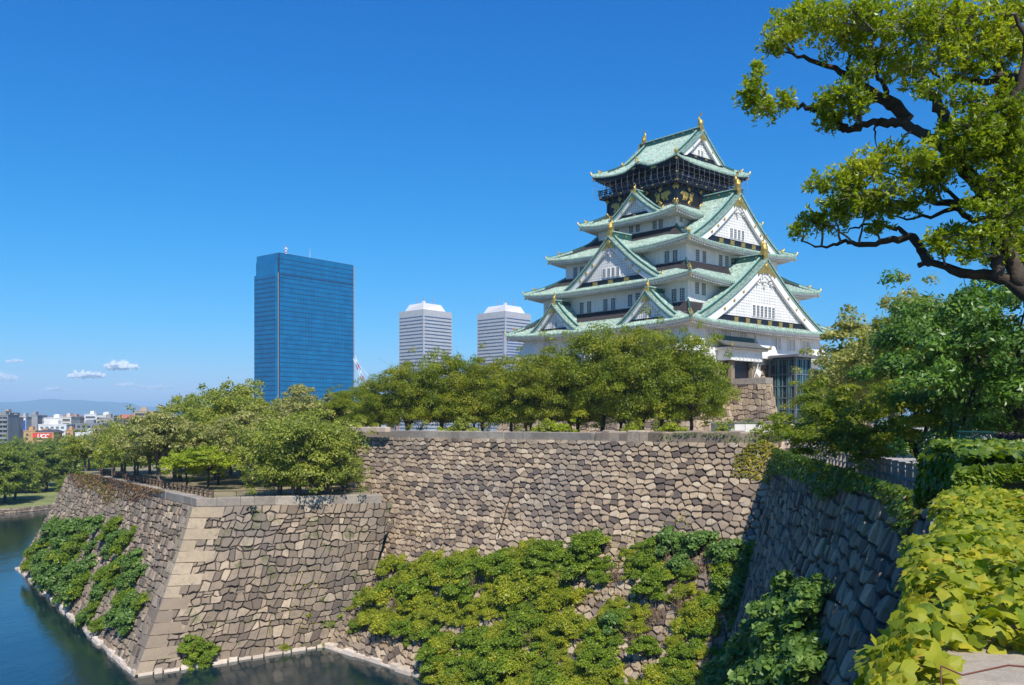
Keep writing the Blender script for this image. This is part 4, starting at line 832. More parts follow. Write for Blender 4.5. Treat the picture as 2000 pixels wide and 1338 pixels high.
# crane
cr = empty('tower_crane', tuple(pw(694, 822, 720)*[1, 1, 0]+[0, 0, -27]), 'red and white lattice crane jib beside the blue tower', 'crane'); c = MB(); cc = MB()
A0, A1 = pw(716, 768, 720), pw(690, 700, 720)
for i in range(6):
    p0, p1 = A0+(A1-A0)*i/6, A0+(A1-A0)*(i+1)/6
    for dx, dz in ((0, 0), (2.2, 0), (1.1, 2.)): c.tube([p0+[dx, 0, dz], p1+[dx, 0, dz]], .3, 4, i % 2)
    c.tube([p0, p1+[2.2, 0, 0]], .2, 4, i % 2); c.tube([p0+[2.2, 0, 0], p1+[1.1, 0, 2]], .2, 4, i % 2)
cc.box(A0[0]-2, A0[0]+3, 718, 722, -27, A0[2], 0); cc.tube([A0, pw(725, 740, 720)], .4, 4); cc.tube([pw(725, 740, 720), A1], .1, 3)
obj('jib', c, [RED, WP], cr); obj('mast', cc, [WP], cr)
# ================================================================ LIFT TOWER AND THINGS AT THE CASTLE FOOT
LG_ = M_plain('tinted lift glass', (.015, .055, .065), .06, var=.5, scale=.25, spec=.9); LF = M_plain('grey green steel', (.13, .17, .18), .45, var=.1); LLT = M_plain('pale glass strip', (.10, .22, .25), .15, var=.3, scale=.4)
lt = empty('lift_tower', K(3.7, -21.6, ZG), 'glass and steel lift tower with flat dark roof at the castle foot', 'lift tower')
g = MB(); g.box(1.7, 5.8, -23.9, -19.4, ZG, 10.0, 0, K); obj('glass_wall', g, [LG_], lt)
s = MB()
for x, y in ((1.6, -24), (5.9, -24), (5.9, -19.3), (1.6, -19.3)): s.box(x-.16, x+.16, y-.16, y+.16, ZG, 10.2, 0, K)
for z in (-.3, 1.75, 3.6, 5.5, 7.4, 9.9):
    s.box(1.5, 6.0, -24.08, -23.86, z, z+.16, 0, K); s.box(1.5, 1.72, -24.0, -19.3, z, z+.158, 0, K); s.box(5.8, 6.0, -24, -19.3, z, z+.157, 0, K)
for x in (3.0, 4.45): s.box(x-.06, x+.06, -24.04, -23.86, ZG, 10, 0, K)
for y in (-23.2, -22.4, -21.6, -20.3): s.box(1.54, 1.72, y-.06, y+.06, ZG, 10, 0, K)
for y in (-22.8, -20.9): s.box(1.5, 1.69, y-.18, y+.18, .2, 9.9, 1, K)
s.box(3.5, 3.9, -24.0, -23.85, .2, 9.8, 1, K)
obj('steel_frame', s, [LF, LLT], lt)
h = MB(); h.box(.2, 7.2, -25.4, -18.2, 10.2, 10.45, 0, K); h.box(.5, 6.9, -25.1, -18.5, 10.45, 10.6, 0, K); obj('flat_roof', h, [M_plain('lead roof', (.18, .18, .19), .5)], lt)
cg = empty('glass_corridor', K(9, -20, ZG), 'glazed steel corridor with thin white canopy right of the lift tower', 'corridor'); s = MB()
s.box(6.1, 13.5, -21.5, -19.5, 3.6, 3.8, 0, K); s.box(6.1, 9.5, -21.5, -19.6, 7.6, 7.75, 0, K)
for x in np.arange(6.4, 13.6, 1.1): s.box(x-.04, x+.04, -21.5, -21.42, ZG, 5.6 if x > 9.6 else 7.6, 0, K)
s.box(6.1, 13.5, -21.52, -21.44, 5.4, 5.5, 0, K); obj('steel_frame', s, [METAL], cg); g = MB(); g.box(6.2, 13.4, -21.44, -21.40, ZG, 5.4, 0, K); obj('glass_wall', g, [LLT], cg)
bw_ = MB(); S = Surf(K(13.5, -20, 5.4), K(32, -20, 5.4), K(13.5, -22, ZG), K(32, -22, ZG), 1.3); stones_mb(S, 1.2, .9, 44, 0, 1, .12, bw_); backing(S, bw_); obj('stone_wall', bw_, [ST_TAN, ST_BACK], label='tan stone wall running right from the glass corridor behind the trees', cat='stone wall')
PG = M_plain('pale green panel', (.40, .48, .42), .6, var=.06); HP = M_plain('light site hoarding', (.62, .60, .57), .6, var=.06)
def along(px0, px1, Y): return ((px0-1000)/F*Y, (px1-1000)/F*Y)
a, b = along(1398, 1500, 120); sm = empty('service_cabin', (a, 120, ZG), 'low pale green service cabin with flat roof under the forecourt', 'cabin')
m = MB(); m.box(a, b, 120, 123, ZG, -.35); obj('wall', m, [PG], sm); m = MB(); m.box(a-.9, b+.4, 119.4, 123.5, -.34, -.12); obj('roof', m, [M_GREYT], sm); m = MB(); m.box(a+1.2, a+2.0, 119.95, 120.1, ZG, -.9); m.box(a+3, a+3.05, 119.97, 120.1, ZG, -.4); obj('door', m, [LF], sm)
a, b = along(1435, 1560, 112); hh = empty('site_hoarding', ((a+b)/2, 112, ZG), 'row of light grey steel panels in front of the pines', 'hoarding')
for i in range(6):
    x0 = a+(b-a)*i/6; x1 = a+(b-a)*(i+1)/6-.06; m = MB(); m.box(x0, x1, 112, 112.1, ZG, -.42); m.box(x0+.2, x0+.28, 111.9, 112, ZG, -1.7, 1); m.box(x1-.28, x1-.2, 111.9, 112, ZG, -1.7, 1); obj('panel', m, [HP, METAL], hh)
fl = empty('flag', K(-5.2, -20.6, 6.4), 'small white flag on a slanting pole before the dark gate', 'flag'); m = MB(); A_ = np.array(K(-5.8, -21, 6.2)); B_ = np.array(K(-4.3, -21, 9.0)); m.tube([A_, B_], .05, 5); obj('pole', m, [WP], fl); m = MB(); m.prism([A_+(B_-A_)*.75, A_+(B_-A_)*.52, A_+(B_-A_)*.5+[.75, .2, -.75], A_+(B_-A_)*.72+[.8, .2, -.5]], [A_+(B_-A_)*.75+[0, .03, 0], A_+(B_-A_)*.52+[0, .03, 0], A_+(B_-A_)*.5+[.75, .23, -.75], A_+(B_-A_)*.72+[.8, .23, -.5]]); obj('cloth', m, [WP], fl)
# ================================================================ FOLIAGE
def leaf_quads(mb, C, R, n_per, size, r, aspect=.55, flat=.45, out=.8, shell=.55, fold=False):
    C = np.repeat(C, n_per, 0); Rr = np.repeat(R, n_per, 0); n = len(C)
    d = r.normal(size=(n, 3)); d[:, 2] = np.where(d[:, 2] < -.3, -d[:, 2]*.6, d[:, 2]); d /= np.linalg.norm(d, axis=1)[:, None]
    rad = shell+(1-shell)*r.random(n)**.6; rad *= 1+.12*r.normal(size=n); P = C+d*Rr*rad[:, None]
    N_ = d*out+np.array([0, 0, flat])+r.normal(size=(n, 3))*.42; N_ /= np.linalg.norm(N_, axis=1)[:, None]
    t = np.cross(N_, r.normal(size=(n, 3))); t /= np.linalg.norm(t, axis=1)[:, None]+1e-9; b = np.cross(N_, t)
    s = (size*r.uniform(.6, 1.35, n))[:, None]; w_ = s*aspect*r.uniform(.8, 1.2, n)[:, None]
    V = np.stack([P-t*s*.5, P+b*w_*.5-t*s*.05, P+t*s*.5, P-b*w_*.5-t*s*.05], 1)
    if fold: V[:, [0, 2]] += (N_*s*-.12)[:, None]
    i = np.arange(n)[:, None]*4; mb.add(V.reshape(-1, 3), i+np.arange(4)[None]); return mb
def crown_pts(r, rad, hz, n, dome=.0, minr=.35):
    P = []; 
    while len(P) < n:
        d = r.normal(size=3); d /= np.linalg.norm(d); q = minr+(1-minr)*r.random()**.5
        if d[2] < -.8: continue
        p = d*q*np.array([rad, rad, hz]); 
        if dome and p[2] < 0: p[2] *= (1-dome)
        P.append(p)
    return np.array(P)
def limb(a, b, r, sag=.15, n=6):
    a = np.array(a, float); b = np.array(b, float); t = np.linspace(0, 1, n)[:, None]; L = np.linalg.norm(b-a)
    mid = (a+b)/2+np.array([0, 0, L*sag])+r.normal(size=3)*L*.07; p = (1-t)**2*a+2*t*(1-t)*mid+t*t*b; p[1:-1] += r.normal(size=(n-2, 3))*L*.018; return p
def tree(h, rad, hz, zc, ncl, cr, lsz, nleaf, mat, bark, seed, name='tree', tr=.25, lean=(0, 0), flatc=.6, dome=.4, minr=.35, ntr=1, aspect=.6, fork=.28):
    r = np.random.default_rng(seed); root = bpy.data.objects.new(name, None); link(root); root.empty_display_size = .5
    C = crown_pts(r, rad-cr*.55, hz-cr*.4, ncl, dome, minr)+[lean[0], lean[1], zc]
    C += r.normal(size=C.shape)*.15*cr
    R = cr*r.uniform(.6, 1.25, (ncl, 1))*np.array([1, 1, flatc]); nl = np.maximum(30, nleaf)
    mb = MB(); leaf_quads(mb, C, R, nl, lsz, r, aspect)
    sub = C[r.integers(0, ncl, ncl*2)]+r.normal(size=(ncl*2, 3))*cr*np.array([.9, .9, .6]); leaf_quads(mb, sub, np.full((ncl*2, 3), cr*.42), nl//5, lsz, r, aspect)
    tk = MB(); zf = h*fork
    for k in range(ntr):
        off = np.array([r.uniform(-.5, .5)*(ntr > 1), r.uniform(-.5, .5)*(ntr > 1), 0]); top = np.array([lean[0]*.3+r.normal()*.15, lean[1]*.3+r.normal()*.15, zf])+off*1.6
        tk.tube(limb(off+[0, 0, -.3], top, r, .0, 6), np.linspace(tr*1.25, tr*.85, 6), 8)
        nL = 6; sel = C[r.permutation(ncl)[:min(ncl, 22)]]; ang = np.argsort(np.arctan2(sel[:, 1], sel[:, 0])); prim = []
        for j in range(nL):
            e = np.array([math.cos(j*6.283/nL+k), math.sin(j*6.283/nL+k), 0])*rad*.42+np.array([lean[0]*.7, lean[1]*.7, zc+r.uniform(-.15, .3)*hz]); p = limb(top, e, r, .08, 7); tk.tube(p, np.linspace(tr*.62, tr*.22, 7), 6); prim.append(p)
        for c in sel:
            p = prim[int(np.argmin([np.linalg.norm(q[4]-c) for q in prim]))]; a = p[r.integers(2, 6)]; tk.tube(limb(a, c, r, .06, 5), np.linspace(tr*.24, tr*.06, 5), 4)
            for _ in range(2): e = c+r.normal(size=3)*cr*.8; tk.tube(limb(c, e, r, .05, 4), np.linspace(tr*.07, tr*.03, 4), 3, 0, False)
    c = obj('crown', mb, [mat], local=True); c.parent = root; t = obj('trunk', tk, [bark], local=True, smooth=True); t.parent = root
    return root
def place(src, used, loc, rz, s, label, group=None, cat='tree', sz=None, wx=1.):
    o = src if not used.get(src.name) else copy_tree(src)
    used[src.name] = 1; o.location = loc; o.rotation_euler = (0, 0, rz); o.scale = (s*wx, s*wx, s*(sz or 1)); o['label'] = label; o['category'] = cat
    if group: o['group'] = group
    elif 'group' in o: del o['group']
    return o
used = {}
L_ROW = M_leaf('row tree leaves', [(.0, (0.069, 0.114, 0.010)), (.35, (0.168, 0.230, 0.016)), (.65, (0.315, 0.352, 0.021)), (1, (0.532, 0.475, 0.036))], .55, .22)
L_ROW2 = M_leaf('bronze tinted row leaves', [(.0, (0.089, 0.125, 0.013)), (.4, (0.212, 0.259, 0.018)), (.7, (0.355, 0.359, 0.026)), (1, (0.533, 0.467, 0.046))], .55, .25)
L_LT = M_leaf('light olive leaves', [(.0, (0.101, 0.144, 0.017)), (.4, (0.251, 0.296, 0.041)), (.8, (0.419, 0.432, 0.058)), (1, (0.569, 0.519, 0.093))], .4, .25)
L_GY = M_leaf('grey green leaves', [(.0, (0.134, 0.159, 0.041)), (.5, (0.301, 0.309, 0.087)), (1, (0.535, 0.475, 0.151))], .3, .3)
L_BR = M_leaf('bright yellow green leaves', [(.0, (0.149, 0.218, 0.010)), (.5, (0.344, 0.412, 0.021)), (1, (0.568, 0.566, 0.042))], .45, .3)
L_DK = M_leaf('dark glossy leaves', [(.0, (.03, .08, .010)), (.4, (.08, .165, .016)), (.75, (.14, .26, .022)), (1, (.27, .38, .04))], .3, .3, .42, .45)
L_FA = M_leaf('far wood leaves', [(.0, (0.067, 0.115, 0.011)), (.4, (0.167, 0.231, 0.020)), (.75, (0.284, 0.325, 0.032)), (1, (0.452, 0.418, 0.047))], .35, .12)
# --- the row on the plateau before the keep
TA = tree(12, 7.0, 6.0, 5.9, 74, 1.8, .25, 440, L_ROW, BARK, 1, tr=.24, ntr=2, dome=.15)
TB = tree(12, 6.8, 6.0, 5.9, 72, 1.8, .25, 440, L_ROW2, BARK, 2, tr=.22, ntr=3, fork=.2, dome=.15)
TC = tree(12, 6.2, 6.0, 5.9, 70, 1.7, .25, 440, L_ROW, BARK, 3, tr=.26, ntr=1, dome=.1)
rowt = [(735, 116, 8.6, 0, 'small dark tree at the left end of the row before the keep'), (800, 113, 10.6, 1, 'bronze green tree, second in the row before the keep'), (868, 112, 11.4, 0, 'broad green tree of the row below the first silver tower'),
        (935, 111, 11.0, 1, 'bronze tinted tree between the two silver towers in the row'), (1000, 110, 10.8, 2, 'green tree of the row below the second silver tower'), (1070, 108, 12.2, 1, 'forked tree below the left eave tip of the keep'),
        (1165, 106, 14.0, 0, 'tallest tree of the row, low forked trunk before the keep'), (1255, 103, 14.0, 1, 'bronze tinted tree hiding the lowest storey of the keep'), (1290, 101, 12.9, 2, 'dense dark tree before the corner of the keep'), (1350, 99, 12.3, 2, 'last tree of the row beside the stone forecourt')]
for px, Y, h, v, lab in rowt:
    p = pw(px, 822, Y); place((TA, TB, TC)[v], used, (p[0], Y, ZG), px*.013, h/12.2, lab, 'trees in the row before the keep', wx=.72 if px > 1280 else .80)
for px, Y, h in ((900, 122, 9.5), (1035, 124, 10), (1120, 120, 10.5), (1215, 117, 10.5)):
    p = pw(px, 822, Y); place(TB, used, (p[0], Y, ZG), px*.017, h/12.2, 'tree standing behind the row in front of the keep', 'rear trees behind the row')
# --- bastion terrace trees
TD = tree(11, 7.2, 5.8, 5.4, 90, 1.7, .32, 320, L_LT, BARKG, 4, tr=.3, dome=.1, flatc=.75)
TE = tree(8, 4.8, 3.8, 4.4, 50, 1.3, .26, 260, L_GY, BARKG, 5, tr=.2, ntr=2, minr=.2)
TF = tree(4.6, 2.9, 1.6, 2.9, 34, .9, .22, 240, L_BR, BARK, 6, tr=.11, dome=.7, fork=.4, flatc=.35)
TG = tree(7, 4.8, 3.6, 3.9, 50, 1.3, .26, 260, L_LT, BARKG, 7, tr=.2, ntr=2, minr=.2)
TI = tree(7, 5.4, 4.3, 3.5, 74, 1.3, .25, 300, L_LT, BARKG, 9, tr=.18, ntr=3, minr=.2, dome=0, flatc=.75)
ZB = -7.5
for src, px, Y, s, rz, lab, g in (
    (TD, 450, 126, 1.0, .3, 'largest round crowned tree on the bastion', None), (TD, 385, 133, .86, 2., 'round tree at the left shoulder of the largest bastion tree', None), (TD, 530, 124, .80, 4., 'round olive tree right of the largest bastion tree', None),
    (TE, 484, 108, 1.0, 1., 'grey green twisted tree with pale bare limbs on the bastion lawn', None), (TE, 540, 112, 1.0, 3., 'grey green tree behind the overhanging trees', None),
    (TI, 578, 90.6, 1.0, .5, 'leafy tree overhanging the bastion edge, left one', None), (TI, 628, 92.2, .92, 2.2, 'leafy tree overhanging the bastion edge beside the tall wall', None), (TG, 620, 106, 1.1, 4., 'tall loose tree behind the two overhanging trees', None), (TG, 545, 91.5, .62, 1.1, 'low bushy tree at the bastion railing', None),
    (TF, 365, 100, .95, .2, 'left of the two small bright green trees near the bastion corner', None), (TF, 405, 99, 1.05, 2.4, 'right of the two small bright green trees near the bastion corner', None), (TF, 425, 106, 1.0, 1.4, 'small bright tree behind the pair near the bastion corner', None),
    (TE, 312, 108, 1.0, 5., 'loose tree with slim pale trunk behind the wooden fence', None), (TG, 345, 113, 1.15, 1., 'olive tree between the pale trunked tree and the round trees', None), (TG, 262, 117, .85, 2., 'low spreading tree over the raised path, bastion left half', None), (TE, 215, 128, .82, 3.3, 'grey green tree at the far end of the bastion', None), (TG, 170, 137, .78, .9, 'leftmost low tree above the far bastion corner', None),
    (TD, 420, 116, .62, 5., 'mid sized tree in front of the largest bastion tree', None), (TG, 515, 104, .95, 2.6, 'olive tree between the twisted tree and the overhanging trees', None), (TI, 672, 99.0, .5, 3., 'low leafy tree tucked into the corner of bastion and tall wall', None), (TG, 245, 122, .9, 5.2, 'olive tree above the creeper covered coping', None),
    (TE, 300, 130, .9, .4, 'olive tree in the middle of the bastion behind the fence', None)):
    p = pw(px, 822, Y); place(src, used, (p[0], Y, ZB), rz, s, lab, 'trees on the bastion', sz=1. if src is TF else 1.14)
TH_ = tree(7.5, 4.8, 3.2, 4.4, 40, 1.2, .26, 300, L_GY, BARKG, 10, tr=.25, minr=.3, dome=.3)
p = pw(612, 822, 121); place(TH_, used, (p[0], 121, ZG), 0, 1.0, 'pale grey green round tree in front of the blue tower base', None)
p = pw(672, 822, 120); place(TC, used, (p[0], 120, ZG), 2, .56, 'dark tree between the pale round tree and the row', None); p = pw(705, 822, 124); place(TA, used, (p[0], 124, ZG), 1, .62, 'dark olive tree at the right foot of the blue tower', None)
p = pw(565, 822, 128); place(TH_, used, (p[0], 128, ZG), 2, .85, 'small pale tree left of the blue tower base', None)
# --- wood beyond the moat
TJ = tree(16, 8.8, 7.2, 8.6, 64, 2.7, .6, 260, L_FA, BARK, 12, tr=.4, dome=.05)
TK = tree(15, 7.8, 7.2, 7.4, 58, 2.4, .6, 260, L_FA, BARK, 13, tr=.4, dome=0)
TL = tree(15, 7.6, 7.0, 7.4, 54, 2.4, .6, 260, L_ROW2, BARK, 14, tr=.4, dome=0)
r = random.Random(4); cnt = 0
spots = [(px, Y) for Y, st, j in ((262, 62, 8), (290, 54, 16), (325, 50, 16), (375, 46, 16), (440, 42, 16), (520, 40, 14)) for px in [x+r.uniform(-j, j) for x in range(-90, 640, st)]]
for px, Y in spots:
    if Y < 270 and 35 < px < 175: Y += 14
    if px > 330 and Y > 300: continue
    p = pw(px, 822, Y+r.uniform(-9, 9)); s = min(1., (20.9-.0205*Y)/16)*r.uniform(.86, 1.0)
    place(r.choice([TJ, TK, TL, TJ]), used, (p[0], p[1], -20.9 if Y < 620 else -27), r.uniform(0, 6.28), s, 'broad crowned tree in the dense wood on the far side of the moat', 'trees of the wood beyond the moat'); cnt += 1
for px, Y, s in ((-12, 226, .95), (8, 232, .9), (28, 240, .8), (-35, 224, .9)): p = pw(px, 822, Y); place(TK, used, (p[0], p[1], -20.9), px, s, 'tree leaning over the water at the far left bank', 'trees on the far left bank')
p = pw(62, 822, 262); place(TL, used, (p[0], p[1], -20.9), 1, .42, 'small brownish tree by the far path')
p = pw(133, 822, 252); place(TK, used, (p[0], p[1], -20.9), 1, .40, 'dark low tree between the lawn and the bastion edge')
# --- right hand trees
TR1 = tree(12, 5.6, 4.0, 3.9, 70, 1.1, .19, 780, L_DK, BARK, 21, tr=.42, dome=0, minr=.4, aspect=.42, fork=.2)
p = pw(1925, 822, 33); place(TR1, used, (18.2, 33, ZG), .4, 1.0, 'big dark glossy evergreen above the green mesh fence', None, sz=1.12)
TR2 = tree(4.6, 5.4, 2.2, 2.5, 80, .8, .16, 480, L_ROW, BARK, 22, tr=.22, dome=0, minr=.25, lean=(-3.2, .4), aspect=.5, fork=.3, flatc=.5)
p = pw(1800, 822, 41); place(TR2, used, (p[0]+.8, 41, ZG), 0, 1.0, 'low spreading tree reaching left over the shaded wall', None)
TR3 = tree(12, 6.6, 5.2, 7.2, 56, 1.6, .30, 340, L_GY, BARKG, 23, tr=.3, dome=.2, minr=.3)
TR3.children[0].data.materials[0] = M_leaf('yellow olive leaves', [(.0, (.12, .14, .025)), (.5, (.30, .31, .06)), (1, (.52, .48, .15))], .4, .3)
p = pw(1745, 822, 72); place(TR3, used, (p[0], 72, ZG), 0, 1.0, 'yellow olive tree between the keep and the dark evergreen'); p = pw(1700, 822, 84); place(TR3, used, (p[0], 84, ZG), 2, .80, 'yellow olive tree nearest the right eave of the keep')
p = pw(1830, 822, 64); place(TR3, used, (p[0], 64, ZG), 4, .9, 'yellow olive tree partly behind the dark evergreen')
p = pw(1640, 822, 125); place(TC, used, (p[0], 125, ZG), 1, .92, 'dark green tree directly behind the right foot of the keep'); p = pw(1675, 822, 120); place(TA, used, (p[0], 120, ZG), 1, .9, 'dark green tree behind the yellow olive trees')
p = pw(1980, 822, 46); place(TR3, used, (p[0], 46, ZG), 1, .42, 'yellowish low tree under the evergreen at the right edge'); p = pw(2040, 822, 52); place(TR3, used, (p[0], 52, ZG), 3, .6, 'yellowish tree at the right picture edge under the evergreen')
# pines by the hoarding
L_PN = M_leaf('pine needles', [(0, (0.075, 0.142, 0.021)), (1, (0.239, 0.321, 0.052))], .2, .8)
def pine(seed):
    r = np.random.default_rng(seed); root = bpy.data.objects.new('pine_tree', None); link(root); mb = MB(); C = []; tk = MB(); P = [(0, 0, -.2), (.15, 0, .9), (-.1, .1, 1.7), (.1, 0, 2.5)]; tk.tube(P, [.12, .1, .08, .04], 6)
    for z, n_, R in ((.9, 4, 1.1), (1.5, 4, .9), (2.1, 3, .6), (2.6, 2, .3)):
        for i in range(n_): a = i*6.28/n_+r.uniform(0, 1); e = (R*math.cos(a), R*math.sin(a), z+.1); C.append(e); tk.tube([(0, 0, z-.1), e], [.04, .02], 4)
    C = np.array(C); leaf_quads(mb, C, np.tile([.5, .5, .2], (len(C), 1)), 220, .16, r, .22, .8, .3, .1)
    c = obj('crown', mb, [L_PN], local=True); c.parent = root; t = obj('trunk', tk, [BARK], local=True); t.parent = root; return root
PT = pine(5); p = pw(1460, 822, 117); place(PT, used, (p[0], 117, ZG), 0, 1.0, 'flat layered pine behind the steel panels, left one'); p = pw(1518, 822, 117); place(PT, used, (p[0], 117, ZG), 2, 1.25, 'taller layered pine before the lift tower')
# low shrubs between the row trunks
SHB = tree(1.6, 1.3, 1.0, .7, 14, .55, .2, 160, L_BR, BARK, 31, 'shrub', tr=.05, dome=0)
SHD = tree(1.6, 1.3, 1.0, .7, 14, .55, .2, 160, L_LT, BARK, 32, 'shrub', tr=.05, dome=0)
for i, px in enumerate((1048, 1062, 1090, 1225, 1240, 1310, 1325, 1408, 1600, 1622, 1300, 905, 870)):
    Y = 100 if px < 1400 else 92; p = pw(px, 822, Y-(px-1000)*.012); place((SHB, SHD)[i % 2], used, (p[0], p[1], ZG+.3), px, .9+.25*(i % 3), 'low clipped shrub peeping over the wall coping between the trunks', 'low shrubs behind the coping', 'shrub')
# ================================================================ SHRUBS ON THE WALLS
def inside(px, py, poly):
    c = False; n = len(poly); j = n-1
    for i in range(n):
        if (poly[i][1] > py) != (poly[j][1] > py) and px < (poly[j][0]-poly[i][0])*(py-poly[i][1])/(poly[j][1]-poly[i][1])+poly[i][0]: c = not c
        j = i
    return c
def shrub(seed, n, rad, lsz, nl, mat, aspect=.6, cr=.5):
    r = np.random.default_rng(seed); root = bpy.data.objects.new('shrub', None); link(root); root.empty_display_size = .5
    d = r.normal(size=(n, 3)); d[:, 2] = np.abs(d[:, 2]); d /= np.linalg.norm(d, axis=1)[:, None]; C = d*rad*r.uniform(.35, 1, (n, 1))*[1, 1, .8]
    mb = MB(); leaf_quads(mb, C, np.full((n, 3), cr)*[1, 1, .7], nl, lsz, r, aspect, .5, .4, .3); c = obj('crown', mb, [mat], local=True); c.parent = root
    tk = MB()
    for c_ in C[:12]: tk.tube(limb((0, 0, -.3), c_, r, .05, 5), np.linspace(.05, .015, 5), 4)
    t = obj('stems', tk, [BARK], local=True); t.parent = root; return root
L_S1 = M_leaf('shrub leaves', [(0, (0.063, 0.117, 0.008)), (.4, (0.156, 0.241, 0.014)), (.75, (0.266, 0.353, 0.022)), (1, (0.468, 0.484, 0.037))], .35, .5)
L_S2 = M_leaf('yellowish shrub leaves', [(0, (0.125, 0.170, 0.009)), (.4, (0.266, 0.314, 0.017)), (.75, (0.420, 0.431, 0.027)), (1, (0.624, 0.523, 0.046))], .35, .5)
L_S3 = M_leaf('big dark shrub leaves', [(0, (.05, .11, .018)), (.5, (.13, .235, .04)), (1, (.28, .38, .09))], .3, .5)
L_S4 = M_leaf('dry reddish creeper', [(0, (0.079, 0.040, 0.018)), (.5, (0.198, 0.097, 0.037)), (1, (0.265, 0.205, 0.046))], .2, .5)
SV = [shrub(41, 28, 1.55, .165, 250, L_S1), shrub(42, 26, 1.45, .15, 250, L_S2), shrub(43, 26, 1.55, .27, 120, L_S3, .65), shrub(44, 22, 1.6, .17, 240, L_S1, cr=.42)]
def on_wall(S, px, py):
    u, v = np.meshgrid(np.linspace(0, 1, 160), np.linspace(0, 1, 90)); P = S.at(u, v); X, Y = proj(P); k = np.argmin((X-px)**2+(Y-py)**2+np.where(P[..., 1] < 2, 1e9, 0)); i, j = np.unravel_index(k, u.shape)
    return P[i, j], S.nrm(u[i, j], v[i, j]), math.sqrt(((X-px)**2+(Y-py)**2)[i, j])
sused = {}
def put(v, P, n, s, label, group, rz, up=.6):
    src = SV[v]; o = src if not sused.get(v) else copy_tree(src); sused[v] = 1
    d = Vector(n)*(1-up)+Vector((0, 0, up)); o.rotation_euler = (d.to_track_quat('Z', 'Y').to_matrix() @ __import__('mathutils').Matrix.Rotation(rz, 3, 'Z')).to_euler()
    o.location = Vector(P)-Vector(n)*.15; o.scale = (s, s, s); o['label'] = label; o['category'] = 'shrub'
    if group: o['group'] = group
    elif 'group' in o: del o['group']
POLY = [(640, 1195), (655, 1165), (740, 1150), (752, 1098), (800, 1092), (860, 1085), (915, 1082), (985, 1068), (1060, 1052), (1105, 1078), (1150, 1065), (1185, 1085), (1230, 1062), (1290, 1035), (1345, 1040), (1375, 1062), (1395, 1100), (1430, 1060), (1490, 1045), (1515, 1075), (1508, 1150), (1480, 1230), (1500, 1340), (860, 1340), (800, 1290), (700, 1245), (642, 1235)]
BARE = [[(905, 1130), (950, 1125), (960, 1165), (915, 1170)], [(1010, 1240), (1050, 1230), (1060, 1280), (1020, 1285)], [(760, 1165), (800, 1160), (805, 1200), (765, 1200)], [(1215, 1230), (1265, 1225), (1250, 1290), (1215, 1290)], [(1180, 1095), (1225, 1090), (1245, 1150), (1225, 1180), (1180, 1150)], [(1085, 1130), (1130, 1120), (1140, 1160), (1100, 1175)], [(1250, 1180), (1340, 1160), (1350, 1240), (1290, 1250), (1250, 1210)], [(1345, 1095), (1405, 1090), (1405, 1140), (1350, 1150)], [(640, 1205), (760, 1235), (880, 1300), (880, 1340), (800, 1300), (640, 1270)], [(1400, 1180), (1470, 1190), (1440, 1290), (1390, 1260)]]
r = random.Random(12); pts = []
for _ in range(4000):
    px, py = r.uniform(640, 1520), r.uniform(1030, 1345)
    if not inside(px, py, POLY) or any(inside(px, py, b) for b in BARE): continue
    if all((px-a)**2+((py-b)*1.15)**2 > (22.5 if px < 1120 else 24)**2 for a, b in pts): pts.append((px, py))
for px, py in pts:
    if r.random() < (.24 if px > 1130 else .07): continue
    P, n_, e = on_wall(S2, px, py+8)
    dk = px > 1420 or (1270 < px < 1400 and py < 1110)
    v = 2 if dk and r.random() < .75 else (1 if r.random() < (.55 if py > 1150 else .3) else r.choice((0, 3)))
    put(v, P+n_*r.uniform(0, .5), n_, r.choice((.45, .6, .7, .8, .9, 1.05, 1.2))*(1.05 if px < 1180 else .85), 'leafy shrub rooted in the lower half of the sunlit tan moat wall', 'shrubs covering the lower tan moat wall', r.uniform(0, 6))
L_DRY = M_plain('dry brown stems', (.22, .15, .09), .9, var=.3, scale=3)
r9 = np.random.default_rng(90)
for i, (px, py) in enumerate(((1210, 1135), (1285, 1215), (1330, 1195), (1375, 1120), (1105, 1145), (1425, 1235), (1440, 1200), (1035, 1260), (1240, 1255), (930, 1150), (780, 1185), (700, 1215), (1450, 1150), (1310, 1100))):
    P, n_, e = on_wall(S2, px, py); m = MB()
    for _ in range(46):
        a = P+r9.normal(size=3)*[.3, .3, .2]; d = n_*r9.uniform(.2, .9)+[0, 0, r9.uniform(.2, .9)]+r9.normal(size=3)*.35; m.tube(limb(a, a+d*r9.uniform(.5, 1.2), r9, .05, 4), np.linspace(.028, .01, 4), 3, 0, False)
    obj('dry_brush', m, [L_DRY], label='dry brown stems in a bare gap between the shrubs on the tan wall', cat='dry brush', group='dry brush in gaps of the shrub slope')
P, n_, e = on_wall(S2, 712, 1080); put(0, P, n_, .95, 'lone dark shrub growing from the inner corner beside the bastion', None, 1, .8); SVd = None
P, n_, e = on_wall(S2, 1200, 1225); put(2, P+n_*.5, n_, .8, 'rounded dark bluish shrub amid the yellow green shrubs', None, 2)
lf = [(130, 1040), (165, 1060), (200, 1025), (110, 1110), (165, 1150), (225, 1140), (265, 1180), (250, 1225), (130, 1160), (205, 1160), (235, 1060), (90, 1095), (95, 1065), (120, 1090), (75, 1105), (150, 1040), (110, 1040), (175, 1030), (150, 1085), (185, 1075), (215, 1045), (215, 1085), (245, 1070), (180, 1110), (150, 1125), (120, 1135), (240, 1110), (270, 1100), (255, 1140), (275, 1130), (250, 1175), (240, 1205), (265, 1215), (285, 1180), (190, 1190), (175, 1215), (200, 1225), (155, 1165), (95, 1130), (80, 1080), (135, 1065), (230, 1030), (260, 1050), (210, 1130)]
